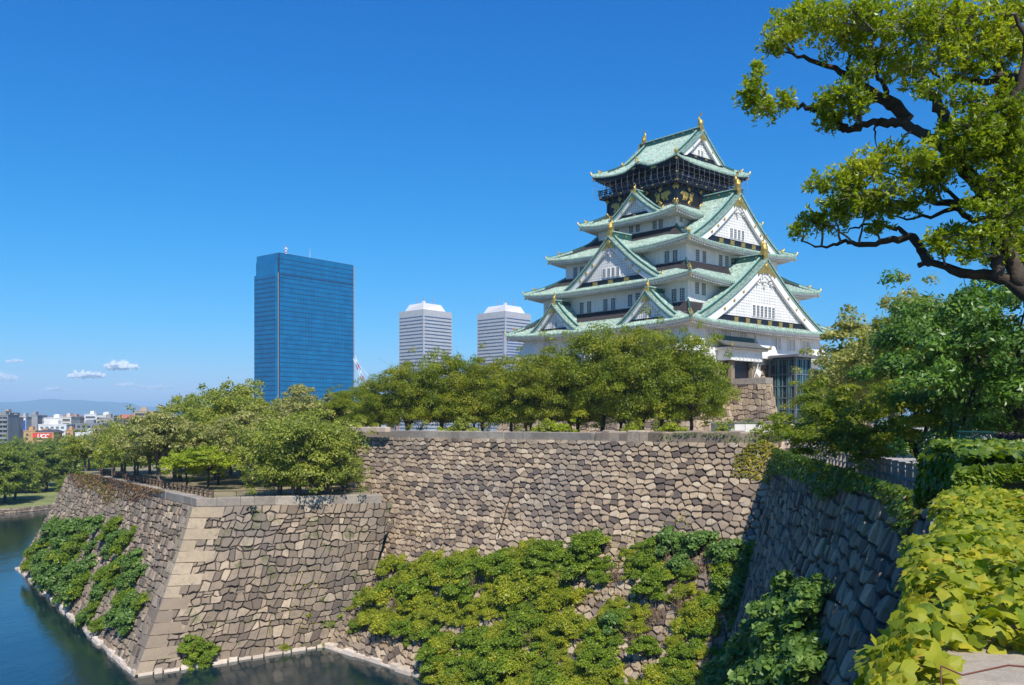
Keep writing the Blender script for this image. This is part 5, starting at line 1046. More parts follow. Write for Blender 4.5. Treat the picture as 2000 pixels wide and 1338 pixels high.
for px, py in lf:
    P, n_, e = on_wall(SL, px, py); put(2 if r.random() < .6 else 0, P+n_*.2, n_, r.uniform(.95, 1.35)*(1.15 if px < 170 else .8), 'broad leaved shrub growing on the water side face of the bastion', 'shrubs on the water side of the bastion', r.uniform(0, 6), .45)
for (px, py, s) in ((370, 1255, .9), (400, 1265, .85), (382, 1285, .8)):
    P, n_, e = on_wall(SF, px, py+10); put(3, P+n_*.2, n_, s, 'dark scraggy bush at the waterline near the bastion corner', 'bush clump at the bastion waterline', px, .6)
for (px, py, s) in ((555, 1262, .45), (600, 1200, .3), (640, 1262, .5)):
    P, n_, e = on_wall(SF, px, py); put(1, P, n_, s, 'small weed tuft at the waterline between bastion and shrub slope', 'weed tufts at the waterline', px, .6)
# big-leaved shrubs at the foot of the shaded wall
BL = shrub(51, 34, 1.7, .34, 110, L_S3, .8, .5); SV.append(BL)
for i, (px, py, s) in enumerate(((1585, 1180, 1.05), (1620, 1200, .9), (1540, 1230, 1.05), (1590, 1265, 1.05), (1500, 1275, 1.0), (1550, 1310, 1.1), (1610, 1320, .95), (1470, 1325, .9), (1440, 1345, .8), (1640, 1170, .6), (1500, 1345, 1.0))):
    P, n_, e = on_wall(S3, px-14 if px > 1560 else px, py+12); put(4, P+n_*.8, n_, s*.92, 'pale edged large leaved shrub before the shaded wall', 'large leaved shrubs at the foot of the shaded wall', i*1.3, .5)
# ================================================================ IVY AND CREEPERS
def leaf_shape():          # three-lobed ivy leaf, unit size, in xy, tip +y
    return np.array([(0, -.45, 0), (.22, -.5, -.03), (.48, -.28, -.07), (.58, .02, -.1), (.33, .08, -.03), (.26, .3, -.05), (0, .58, -.1), (-.26, .3, -.05), (-.33, .08, -.03), (-.58, .02, -.1), (-.48, -.28, -.07), (-.22, -.5, -.03), (0, 0, .05)])
LF = leaf_shape(); LFF = np.array([[12, i, (i+1) % 12] for i in range(12)])
def put_leaves(mb, P, N_, size, r, lob=True, jit=.45):
    n = len(P); N_ = N_+r.normal(size=(n, 3))*jit; N_ /= np.linalg.norm(N_, axis=1)[:, None]
    t = np.cross(N_, r.normal(size=(n, 3))); t /= np.linalg.norm(t, axis=1)[:, None]+1e-9; b = np.cross(N_, t); s = (size*r.uniform(.55, 1.25, n))[:, None, None]
    if lob:
        k = 1+.12*r.normal(size=(n, 13, 1)); cup = r.uniform(.5, 2.2, (n, 1, 1)); V = P[:, None]+s*k*(LF[None, :, 0:1]*t[:, None]+LF[None, :, 1:2]*b[:, None]+LF[None, :, 2:3]*cup*N_[:, None])
        i = np.arange(n)[:, None, None]*13; mb.add(V.reshape(-1, 3), (i+LFF[None]).reshape(-1, 3))
    else:
        V = np.stack([P-t*s[:, 0]*.5, P+b*s[:, 0]*.35, P+t*s[:, 0]*.5, P-b*s[:, 0]*.35], 1); i = np.arange(n)[:, None]*4; mb.add(V.reshape(-1, 3), i+np.arange(4)[None])
L_IV = M_leaf('sunlit ivy leaves', [(0, (0.065, 0.120, 0.008)), (.3, (0.177, 0.249, 0.014)), (.65, (0.353, 0.370, 0.022)), (.9, (0.521, 0.447, 0.035)), (1, (0.512, 0.206, 0.050))], .4, 2.2, .55, .35)
L_IVD = M_leaf('deep green ivy leaves', [(0, (0.039, 0.086, 0.007)), (.5, (0.118, 0.194, 0.013)), (1, (0.317, 0.364, 0.027))], .35, .9)
L_IVY = M_leaf('golden creeper leaves', [(0, (0.106, 0.114, 0.007)), (.5, (0.317, 0.285, 0.018)), (1, (0.582, 0.455, 0.046))], .35, .6)
def patch(name, S, poly, n, size, mat, label, cat='ivy', thick=.3, seed=1, lob=False, extra=None, vmax=1.):
    r = np.random.default_rng(seed); u = r.random(n*8); v = r.random(n*8)**1.5*vmax; P = S.at(u, v); X, Y = proj(P); X = np.where(P[:, 1] > 1, X, -9e3)
    ok = np.array([inside(a, b, poly) for a, b in zip(X, Y)]); idx = np.where(ok)[0][:n]; P = P[idx]; Nn = S.nrm(u[idx], v[idx]); 
    if len(P) == 0: print('EMPTY PATCH', name); return
    P = P+Nn*(r.random((len(P), 1))*thick+.08); mb = MB(); put_leaves(mb, P, Nn+[0, 0, .5], size, r, lob)
    return obj(name, mb, [mat], label=label, cat=cat)
patch('ivy', S3, [(1505, 872), (1545, 885), (1620, 900), (1700, 925), (1800, 955), (1815, 1000), (1790, 1060), (1770, 1045), (1750, 985), (1700, 965), (1650, 965), (1620, 985), (1590, 950), (1540, 930), (1505, 930)], 9000, .24, L_IVD, 'green ivy hanging in tongues over the top of the shaded wall', seed=2, thick=.5, vmax=.35)
patch('creeper', S2, [(1430, 935), (1440, 890), (1470, 868), (1500, 860), (1533, 880), (1535, 925), (1510, 950), (1480, 940)], 5200, .22, L_IVY, 'golden creeper patch at the top of the tan wall beside the inner corner', 'creeper', seed=3, thick=.35, vmax=.3)
patch('creeper', S2, [(1270, 850), (1330, 846), (1420, 848), (1500, 852), (1530, 862), (1480, 872), (1430, 868), (1370, 852), (1300, 862)], 900, .20, L_IVD, 'thin green creeper strands along the rough coping of the tan wall', 'creeper', seed=4, thick=.3, vmax=.3)
patch('creeper', S2, [(700, 1075), (790, 1030), (880, 1010), (900, 1060), (850, 1085), (760, 1100), (700, 1150), (670, 1200), (640, 1200)], 2200, .2, L_S4, 'reddish dry creeper just above the shrubs of the tan wall', 'creeper', seed=5, thick=.15)
patch('creeper', S2, [(800, 1035), (870, 1015), (900, 1035), (860, 1050), (800, 1055)], 700, .2, L_IVY, 'small yellow green creeper patch high on the tan wall', 'creeper', seed=6, thick=.2)
patch('creeper', S2, [(1130, 1060), (1250, 1035), (1320, 1010), (1345, 985), (1350, 1035), (1440, 1060), (1420, 1110), (1350, 1090), (1240, 1180), (1130, 1180)], 2600, .2, L_IVY, 'sparse yellow creeper between the upper shrubs of the tan wall', 'creeper', seed=7, thick=.15)
patch('creeper', S2, [(1180, 1090), (1480, 1060), (1480, 1330), (1180, 1330)], 5200, .2, L_S4, 'brownish dry creeper over the bare stones below the inner corner', 'creeper', seed=8, thick=.1)
patch('creeper', S2, [(650, 1190), (740, 1110), (900, 1100), (1180, 1080), (1180, 1335), (860, 1335), (800, 1290), (660, 1240)], 5200, .2, L_S4, 'brown dead undergrowth between the shrubs of the tan wall, left half', 'creeper', seed=18, thick=.1)
patch('creeper', SL, [(135, 925), (270, 935), (330, 960), (290, 975), (260, 985), (235, 965), (215, 990), (190, 960), (150, 955)], 2600, .3, L_S4, 'reddish green creeper draped over the far end of the bastion coping', 'creeper', seed=9, thick=.5, vmax=.3)
patch('creeper', SL, [(150, 935), (215, 945), (240, 975), (215, 980), (190, 960)], 500, .28, L_IVY, 'yellow green tuft hanging over the bastion coping', 'creeper', seed=10, thick=.4, vmax=.3)
patch('moss_tufts', SF, [(560, 1120), (640, 1100), (640, 1240), (500, 1240), (560, 1180)], 260, .2, L_IVY, 'little weeds in the joints of the bastion face by the corner', 'weeds', seed=11, thick=.05)['kind'] = 'stuff'
# ---- near parapet ledge: stone, raised block, ivy
e4 = (P3-P4)/np.linalg.norm(P3-P4); n4 = np.array([e4[1], -e4[0]])        # along the wall, to the right
def L4(t, q, z): p = P4+e4*t+n4*q; return (p[0], p[1], z)
def t_at(Y): return (Y-P4[1])/e4[1]
ledge = empty('parapet_ledge', L4(14, 1, -1.5), 'broad pitted parapet slab directly below the camera, mostly under ivy', 'parapet'); m = MB()
t0, t1 = t_at(-7), t_at(9.2); k = 0
rr = random.Random(2); t = t0
G1 = M_stone('pitted granite slab', [(0, (.30, .25, .19)), (1, (.38, .32, .25))], stain=(.16, .12, .09), amt=.6, bmp=.02)
while t < t1-.1:
    l = min(1.35, t1-t); m.box(t+.01, t+l-.01, .02+.036*max(0, P4[1]+e4[1]*t-2.6)+rr.uniform(-.03, .03), 3.4, -2.2, -.78+rr.uniform(-.01, .01), 0, L4); t += l
lo_ = obj('slab', m, [G1], ledge); bv = lo_.modifiers.new('edge', 'BEVEL'); bv.width = .05; bv.segments = 3
m = MB(); m.box(t_at(9.35), t_at(14.6), .42, 3.6, -2.2, -.40, 0, L4); ro = obj('raised_block', m, [ST_DARK], label='large dark parapet stone with ivy spilling over it', cat='parapet stone'); bv = ro.modifiers.new('edge', 'BEVEL'); bv.width = .12; bv.segments = 3
m = MB(); m.box(t_at(14.7), t_at(25.7), -.1, 1.2, -2.6, -2.1, 0, L4); obj('low_parapet', m, [ST_COP], label='low stone kerb between the ivy clad parapet and the fence posts', cat='kerb')
r = np.random.default_rng(9); mb = MB(); n = 38000
Y = 2.2+(9.4-2.2)*r.random(n)**.75; q = r.uniform(-.3, 3.0, n)
edge = .05*np.sin(Y*2.1)+.06*np.sin(Y*5.3+1)+.04*(Y-2.6)
near = 2.9+.15*np.sin(q*3.1+.5)+.1*np.sin(q*7)+np.where(q < .15, .7, 0)*-1
ok = (q > edge-.12) & (Y > near); Y = Y[ok]; q = q[ok]; tt = t_at(Y); h = .02+.13*r.random(len(Y))**1.3+.05*np.sin(Y*1.7+q*2.1)
bulge = np.clip((.12+.04*(Y-2.6)-q)/.4, 0, 1); P = np.stack([P4[0]+e4[0]*tt+n4[0]*q, P4[1]+e4[1]*tt+n4[1]*q, -.78+h-.12*bulge], 1)
Nn = np.tile([0, -.28, 1.], (len(P), 1))+bulge[:, None]*np.array([-n4[0], -n4[1], 0])*1.2
put_leaves(mb, P, Nn, .062, r, True, .48)
# skirt of leaves hanging over the left edge
n2 = 11000; Y = 2.1+(9.4-2.1)*r.random(n2); z = -.74-r.random(n2)**1.3*(.16+.35*np.clip(np.sin(Y*1.3+.6), 0, 1)+.08*np.sin(Y*6)); q = .0+.04*(Y-2.6)-.3*(-.74-z)-.08*r.random(n2); tt = t_at(Y)
P = np.stack([P4[0]+e4[0]*tt+n4[0]*q, P4[1]+e4[1]*tt+n4[1]*q, z], 1); put_leaves(mb, P, np.tile([-n4[0], -n4[1]-.2, .35], (n2, 1)), .07, r, True, .4)
obj('ivy', mb, [L_IV], label='thick carpet of bright yellow green ivy covering the near parapet', cat='ivy')
st_ = MB()
for _ in range(26):
    Y0 = r.uniform(2.5, 6); q0 = r.uniform(-.2, 1.6); a = r.uniform(0, 6.28); q0 = abs(q0)+.15; pp = [(q0, Y0, -.70)]
    for i in range(6): a += r.normal()*.5; pp.append((max(.1, pp[-1][0]+.12*math.cos(a)), pp[-1][1]+.12*math.sin(a), -.72+r.uniform(0, .06)))
    st_.tube([L4(t_at(y), q_, z) for q_, y, z in pp], np.linspace(.003, .0015, 7), 4)
for Y0, dz in ():
    st_.tube([L4(t_at(Y0), -.1, -.76), L4(t_at(Y0+.05), -.3, -.72+dz), L4(t_at(Y0+.1), -.48, -.76+dz)], [.0035, .003, .0015], 4)
obj('ivy_stems', st_, [M_plain('red brown ivy stem', (.20, .06, .035), .6, var=.2)], label='thin red brown ivy runners on the near parapet', cat='vine')
bpy.data.objects['ivy_stems'].name = 'ivy_vine'
mb = MB(); n = 9000; Y = r.uniform(9.3, 14.8, n); q = .3-.3*np.clip((Y-11.5)/1.5, 0, 1)+r.random(n)**1.4*3.2; far = Y > 11.2; okk = far | (q < .85+.2*np.sin(Y*3)+.12*(Y-9.3)**2) ; Y = Y[okk]; q = q[okk]; tt = t_at(Y)
P = np.stack([P4[0]+e4[0]*tt+n4[0]*q, P4[1]+e4[1]*tt+n4[1]*q, -.40+.08*r.random(len(Y))], 1); put_leaves(mb, P, np.tile([0, -.25, 1.], (len(P), 1)), .11, r, True, .5)
n = 12000; Y = r.uniform(9.3, 15.2, n); dr = .3+.5*np.clip((Y-11.5)/2.2, 0, 1); z = -.5-r.random(n)*dr; q = .40-.40*np.clip((Y-11.5)/1.5, 0, 1)-.15*r.random(n)-.15*(-.5-z); tt = t_at(Y)
P = np.stack([P4[0]+e4[0]*tt+n4[0]*q, P4[1]+e4[1]*tt+n4[1]*q, z], 1); put_leaves(mb, P, np.tile([-n4[0], -n4[1], .45], (n, 1)), .11, r, True, .5)
n = 2500; x = r.random(n); P = np.stack([P4[0]+e4[0]*t_at(9.3)+n4[0]*(.25+x*.75)-e4[0]*.08, P4[1]+e4[1]*t_at(9.3)+n4[1]*(.25+x*.75)-e4[1]*.08, -.48-r.random(n)*.3*(x < .45)-.06*r.random(n)], 1); put_leaves(mb, P, np.tile([-e4[0], -e4[1], .4], (n, 1)), .11, r, True, .5)
obj('ivy', mb, [L_IVD], label='darker green ivy curtain over the raised parapet stone', cat='ivy')
# ================================================================ TERRACE BEHIND THE SHADED WALL: road, posts, fences
sheet('road', [(14.6, 26), (20, 26), (29, 60), (30, 76), (25.5, 76), (23.6, 66)], ZG+.004, M_ground('pinkish asphalt road', (.36, .32, .30), (.44, .39, .36), .6))
sheet('lawn', [(20.4, 34), (60, 34), (60, 70), (30.5, 70), (29.4, 60)], ZG+.006, G_LAWN)
WOODP = M_plain('pale weathered post', (.34, .30, .25), .85, var=.2, scale=4)
e3 = (P2-P3)/np.linalg.norm(P2-P3); n3 = np.array([e3[1], -e3[0]])
pf = empty('post_fence', tuple(P3+e3*24+n3*1.2)+(ZG,), 'row of pale concrete posts with rails along the shaded wall top', 'fence')
rail = MB(); ts = np.arange(1, 47, 1.25)
for i, t in enumerate(ts):
    m = MB(); c = P3+e3*t+n3*1.1; m.box(c[0]-.09, c[0]+.09, c[1]-.09, c[1]+.09, ZG, -1.65); m.box(c[0]-.11, c[0]+.11, c[1]-.11, c[1]+.11, -1.65, -1.58); obj('post', m, [WOODP], pf)
for z in (-1.82, -2.2): rail.tube([(*(P3+e3*1+n3*1.1), z), (*(P3+e3*46.5+n3*1.1), z)], .05, 6)
obj('rail', rail, [WOODP], pf)
m = MB(); r_ = random.Random(8)
PB = M_stone('sunlit pinkish boulders', [(0, (.52, .38, .28)), (1, (.66, .52, .40))], stain=(.25, .19, .15), amt=.4)
stone_row = empty('boulder_row', tuple(P2+[1.5, 0])+(ZG,), 'row of pinkish sunlit boulders at the end of the tan wall', 'boulders')
for i in range(7):
    cx_, cy_ = 21.9+i*.85, 74.5+i*.35; k = 10; m = MB(); ang = np.linspace(0, 6.283, 10, endpoint=False); s = r_.uniform(.45, .62)
    rings = [np.stack([cx_+np.cos(ang)*s*a*(1+.1*np.sin(ang*3+i)), cy_+np.sin(ang)*s*a*.9, np.full(10, ZG+z)], -1) for a, z in ((.9, 0), (1.08, .35), (1.0, .8), (.7, 1.0+.1*(i % 3)))]
    m.grid(np.array([np.vstack([q, q[:1]]) for q in rings])); m.add(rings[-1], [list(range(10))]); obj('boulder', m, [PB], stone_row)
GM = M_plain('green fence steel', (.01, .10, .05), .5, var=.1)
gf = empty('mesh_fence', (9.6, 19.5, -2.4), 'dark green wire mesh fence panel at the foot of the evergreen', 'fence'); m = MB()
a, b = pw(1872, 845, 20), pw(1942, 845, 18.2)
for p, w_ in ((a, .03), (b, .05)): m.tube([(p[0], p[1], -2.5), (p[0], p[1], -.22)], w_, 6)
for z in (-.24, -.85): m.tube([(a[0], a[1], z), (b[0], b[1], z)], .025, 5)
obj('frame', m, [GM], gf); m = MB(); L = np.array([b[0]-a[0], b[1]-a[1]]); ln = np.linalg.norm(L)
for i in np.arange(-.7, ln, .09):
    for s in (1, -1):
        x0, x1 = (i, i+.62) if s > 0 else (i+.62, i); q0, q1 = max(0, min(ln, x0)), max(0, min(ln, x1))
        if abs(q0-q1) < .02: continue
        z0 = -.85+.6*abs(q0-x0)/.62; z1 = -.25-.6*abs(q1-x1)/.62; m.tube([(*(a[:2]+L/ln*q0), z0), (*(a[:2]+L/ln*q1), z1)], .006, 3, 0, False)
obj('wire_mesh', m, [GM], gf)
BF = M_plain('dark brushwood', (.07, .05, .045), .9, var=.4, scale=8)
bf = MB(); a, b = pw(1943, 845, 18.1), pw(2120, 845, 15.5); nst = 120
for i in range(nst):
    p = a+(b-a)*i/nst; h = -.27+.03*math.sin(i*1.7)+.02*math.sin(i*.6); bf.tube([(p[0], p[1], -2.2), (p[0], p[1], h)], .03, 5)
obj('brushwood_fence', bf, [BF], label='dark brown brushwood fence right of the green mesh panel', cat='fence')
# bastion fences
pfb = empty('wooden_fence', tuple(SL.at(.6, 0)+[1.5, .5, -.1]), 'brown wooden post and rail fence along the bastion coping', 'fence'); rail = MB()
i0 = np.array([1.25, .55]); A_, B_ = SL.at(.22, 0), SL.at(1., 0)
for t in np.linspace(0, 1, 34):
    c = A_+(B_-A_)*t; m = MB(); m.box(c[0]+i0[0]-.11, c[0]+i0[0]+.11, c[1]+i0[1]-.11, c[1]+i0[1]+.11, -7.55, -6.65); obj('post', m, [M_plain('fence timber', (.13, .085, .055), .85) if 'fence timber' not in bpy.data.materials else bpy.data.materials['fence timber']], pfb)
for z in (-6.8, -7.1): rail.tube([(A_[0]+i0[0], A_[1]+i0[1], z), (B_[0]+i0[0], B_[1]+i0[1], z)], .07, 5)
obj('rail', rail, [bpy.data.materials['fence timber']], pfb)
lr = empty('low_rail', (-22, 90, -7.5), 'thin low rail along the front coping of the bastion', 'rail'); m = MB(); A_, B_ = CB+np.array([.6, 1.3, 0]), JT+np.array([.2, .9, 0])
m.tube([A_+[0, 0, .55], B_+[0, 0, .55]], .045, 5); obj('rail', m, [bpy.data.materials['fence timber']], lr)
for t in np.linspace(0, 1, 8): c = A_+(B_-A_)*t; m = MB(); m.tube([c+[0, 0, -.1], c+[0, 0, .55]], .05, 5); obj('post', m, [bpy.data.materials['fence timber']], lr)
ur = empty('low_rail', (-22, 111, -1.1), 'thin pale rail on the left end of the tall tan wall', 'rail'); m = MB(); m.tube([W2T0+[.8, .8, .32], S2.at(.2, 0)+[.8, .8, .32]], .06, 5); obj('rail', m, [WOODP], ur)
for t in np.linspace(0, .2, 6): c = S2.at(t, 0)+[.8, .8, 0]; m = MB(); m.tube([c+[0, 0, -.1], c+[0, 0, .32]], .06, 5); obj('post', m, [WOODP], ur)
# dividing stones seen above the coping
m = MB(); a, b = pw(672, 836, 106), pw(752, 836, 101); coping_mb((a[0], a[1], -.72), (b[0], b[1], -.72), .5, .8, 1.8, 77, 0, m, (.6, .8, 0)); obj('stone_kerb', m, [PB], label='pinkish sunlit kerb stones just above the coping, left of the tree row', cat='kerb')
# hedges and far path things
def hedge(x0, x1, Y, z0, z1, d, lab):
    r = np.random.default_rng(int(Y)); n = 2600; P = np.stack([r.uniform(x0, x1, n), Y+r.random(n)*d, z0+(z1-z0)*r.random(n)**.5], 1); mb = MB(); put_leaves(mb, P, np.tile([0, -.5, .8], (n, 1)), .34, r, False, .6); mb.box(x0+.2, x1-.2, Y+.25, Y+d-.2, z0, z1-.2, 0)
    obj('hedge', mb, [L_FA], label=lab, cat='hedge')
hedge(-122, -105, 250, -20.9, -19.9, 1.6, 'low clipped hedge between the path and the lawn'); hedge(-118, -90, 262, -20.9, -19.3, 2, 'longer clipped hedge behind the far path')
dp = MB(); a_, na, _ = on_wall(S2, 1007, 942); b_, nb, _ = on_wall(S2, 980, 1052); dp.tube([a_+na*.3, (a_+b_)/2+na*.32, b_+nb*.34], .07, 6); obj('drain_pole', dp, [BARK], label='thin dark pole leaning flat against the middle of the tan wall', cat='pole')
# ================================================================ PEOPLE
def person_mesh(name, joints, edges, radii, lvl=1):
    me = bpy.data.meshes.new(name); me.from_pydata([Vector(j) for j in joints], edges, []); o = bpy.data.objects.new(name, me); link(o)
    sk = o.modifiers.new('skin', 'SKIN'); sk.use_smooth_shade = True; ss = o.modifiers.new('sub', 'SUBSURF'); ss.levels = lvl; ss.render_levels = lvl
    for v, rr_ in zip(me.skin_vertices[0].data, radii): v.radius = rr_ if isinstance(rr_, tuple) else (rr_, rr_)
    me.skin_vertices[0].data[0].use_root = True
    dg = bpy.context.evaluated_depsgraph_get(); m2 = bpy.data.meshes.new_from_object(o.evaluated_get(dg)); bpy.data.objects.remove(o); return m2
SKIN = M_plain('skin', (.48, .28, .19), .6, var=.05)
def person(top, low, hair, label, loc, rz, pose='stand', group=None, s=1.0):
    root = empty('person', loc, label, 'person', group); root.rotation_euler = (0, 0, rz); root.scale = (s, s, s)
    sit = pose == 'sit'; hz = .45 if sit else .93; k = [(0, 0, hz), (0, 0, hz+.25), (0, 0, hz+.47), (0, .0, hz+.57), (0, -.01, hz+.70), (0, -.015, hz+.79)]
    E = [(0, 1), (1, 2), (2, 3), (3, 4), (4, 5)]; Rr = [(.16, .12), (.15, .11), (.17, .11), .055, (.085, .10), (.06, .075)]
    for sg in (-1, 1):
        b = len(k)
        k += [(sg*.19, 0, hz+.46), (sg*.24, .02, hz+.2), (sg*.22, -.14 if sit else -.05, hz+.0), (sg*.17 if sit else sg*.23, -.28 if sit else -.08, hz-.03 if sit else hz-.12)]; E += [(2, b), (b, b+1), (b+1, b+2), (b+2, b+3)]; Rr += [.065, .05, .04, .035]
        b = len(k)
        if sit: k += [(sg*.10, -.05, hz-.02), (sg*.13, -.45, hz+.02), (sg*.13, -.50, .08), (sg*.13, -.62, .05)]
        else: k += [(sg*.10, 0, hz-.08), (sg*.11, sg*.06-.02, .48), (sg*.11, sg*.12+.02, .08), (sg*.12, sg*.12-.14, .05)]
        E += [(0, b), (b, b+1), (b+1, b+2), (b+2, b+3)]; Rr += [.095, .07, .045, .04]
    me = person_mesh('person_body', k, E, Rr)
    for m_ in (SKIN, top, low): me.materials.append(m_)
    for p in me.polygons:
        z = p.center.z; p.material_index = 0 if z > hz+.56 or (abs(p.center.x) > .17 and z < hz+.15 and z > hz-.2) else (1 if z > hz-.02 else 2)
    o = link(bpy.data.objects.new('body', me)); o.parent = root
    h = MB(); h.tube([(0, .02, hz+.66), (0, .03, hz+.78), (0, .01, hz+.88), (0, .0, hz+.91)], [.085, .112, .08, .03], 8); ho = obj('hair', h, [hair], local=True, smooth=True); ho.parent = root; return root
CL = {n_: M_plain('cloth '+n_, c, .85, var=.05) for n_, c in dict(white=(.75, .75, .75), navy=(.02, .03, .09), blue=(.05, .13, .35), red=(.45, .05, .05), grey=(.25, .25, .27), black=(.02, .02, .02), sand=(.5, .42, .3)).items()}
person(CL['white'], CL['black'], CL['white'], 'walker in a white shirt and hat on the far path beyond the moat', (-119.2, 255, -20.9), 1.3, s=1.05)
p = pw(1564, 822, 76); person(CL['red'], CL['grey'], CL['sand'], 'person in red seated against the boulders, left of the two', (p[0]-.2, 73.9, -2.45), .2, 'sit'); person(CL['sand'], CL['navy'], CL['black'], 'person in pale top seated against the boulders, right of the two', (p[0]+.75, 73.8, -2.45), -.2, 'sit')
r = random.Random(6); cols = list(CL)
tmpl = None
for i in range(20):
    k = 1 if i < 11 else 0; u = -7.6+i*1.45+r.uniform(-.3, .3) if k == 1 else -7.2+(i-11)*1.75
    O = 8.75 if k == 1 else 8.2; q = FR(k)(u, O, 40.0)
    nm = ['white', 'navy', 'blue', 'red', 'grey', 'blue', 'black'][i % 7]
    lab = 'visitor standing at the railing of the black balcony on the keep'
    if tmpl is None or i < 7:
        o = person(CL[nm], CL['navy'], CL['black'], lab, q, TH+(-math.pi/2 if k == 1 else 0), group='visitors on the keep balcony', s=.98); tmpl = tmpl or []; tmpl.append(o)
    else:
        o = copy_tree(tmpl[i % 7]); o.location = q; o.rotation_euler = (0, 0, TH+(-math.pi/2 if k == 1 else 0)+r.uniform(-.5, .5))
# ================================================================ NEAR OVERHANGING TREE (limbs traced, built at their own depth about ten metres off)
fg = empty('evergreen_tree', (7.6, 9.0, -1.6), 'big overhanging evergreen with dark crooked limbs filling the upper right', 'tree')
def z5(x, y, Y): return pw(1400+x/2.23, y/2.23, Y)
rg = np.random.default_rng(77); lb = MB(); LIMB = []
def tr(pts, Y0, Y1, r0, r1, side=0):
    P = np.array([z5(x, y, Y0+(Y1-Y0)*i/(len(pts)-1)) for i, (x, y) in enumerate(pts)]); k = len(P)
    t = np.linspace(0, k-1, (k-1)*3+1); Q = np.stack([np.interp(t, range(k), P[:, j]) for j in range(3)], 1); Q[1:-1] = Q[1:-1]*.5+(Q[:-2]+Q[2:])*.25; Q[1:-1] += rg.normal(size=Q[1:-1].shape)*.012
    R = np.linspace(r0, r1, len(Q))*(1+.08*rg.normal(size=len(Q))); lb.tube(Q, R, 9 if r0 > .04 else 5); LIMB.append(Q)
tr([(1600, 1560), (1500, 1420), (1400, 1300), (1300, 1235), (1200, 1200), (1100, 1195), (1000, 1165), (930, 1140), (880, 1156)], 8.6, 9.6, .085, .028)
tr([(930, 1140), (900, 1100), (870, 1040), (830, 1030), (770, 1042), (690, 1064), (600, 1066), (560, 1050), (500, 1066), (440, 1072), (370, 1050)], 9.6, 10.4, .055, .008)
tr([(830, 1030), (800, 995), (740, 985), (660, 975), (600, 1000), (540, 1015)], 9.9, 10.3, .03, .006)
tr([(1600, 1400), (1450, 1300), (1330, 1230), (1290, 1150), (1250, 1000), (1200, 900), (1150, 830), (1110, 760), (1050, 700), (980, 645), (930, 600), (870, 560), (820, 540), (760, 532), (700, 530), (640, 545), (570, 572), (540, 545)], 8.8, 9.9, .088, .034)
tr([(560, 560), (500, 512), (430, 476), (370, 462), (330, 458), (260, 452), (200, 445)], 9.9, 10.3, .05, .006)
tr([(830, 525), (780, 470), (720, 425), (640, 382), (600, 340), (560, 318), (480, 288), (400, 265), (330, 240), (280, 225)], 9.7, 10.2, .075, .008)
tr([(745, 430), (735, 390), (700, 345), (690, 290), (682, 220), (690, 140)], 9.7, 9.4, .03, .01)
tr([(600, 335), (560, 290), (590, 250), (560, 200), (520, 160)], 9.9, 10., .02, .006)
tr([(1010, 560), (985, 500), (960, 440), (935, 405), (900, 392), (880, 360)], 9.4, 9.2, .065, .03)
tr([(1180, 470), (1215, 440), (1245, 380), (1235, 300), (1220, 230), (1190, 150), (1180, 80)], 8.9, 9.4, .055, .03)
tr([(1420, 330), (1338, 335), (1250, 345), (1150, 358), (1080, 345), (1000, 350), (930, 300)], 8.6, 9.6, .06, .01)
tr([(1420, 480), (1330, 455), (1240, 470), (1160, 440)], 8.6, 9.0, .05, .035)
tr([(1210, 470), (1280, 440), (1330, 390), (1360, 200), (1300, 60)], 8.8, 8.6, .05, .02)
tr([(1150, 865), (1050, 880), (960, 892), (900, 862), (850, 850)], 9.2, 9.8, .05, .008)
tr([(1215, 1050), (1190, 985), (1180, 960), (1100, 950), (1040, 905), (960, 930), (860, 960), (760, 940)], 9.0, 10., .05, .008)
tr([(1230, 1200), (1215, 1130), (1215, 1050), (1200, 980)], 8.9, 9.0, .06, .04)
tr([(1400, 780), (1300, 770), (1240, 720), (1180, 700)], 8.7, 9.2, .04, .01)
tr([(700, 530), (690, 600), (700, 660)], 9.9, 10.0, .014, .004)
tr([(1240, 345), (1180, 250), (1100, 180), (1020, 120), (940, 60)], 9.2, 9.6, .03, .008)
tr([(1060, 880), (1000, 820), (900, 780), (800, 760), (700, 740)], 9.4, 9.9, .025, .006)
tr([(1600, 1480), (1570, 1900), (1560, 2300)], 8.6, 8.6, .2, .28)
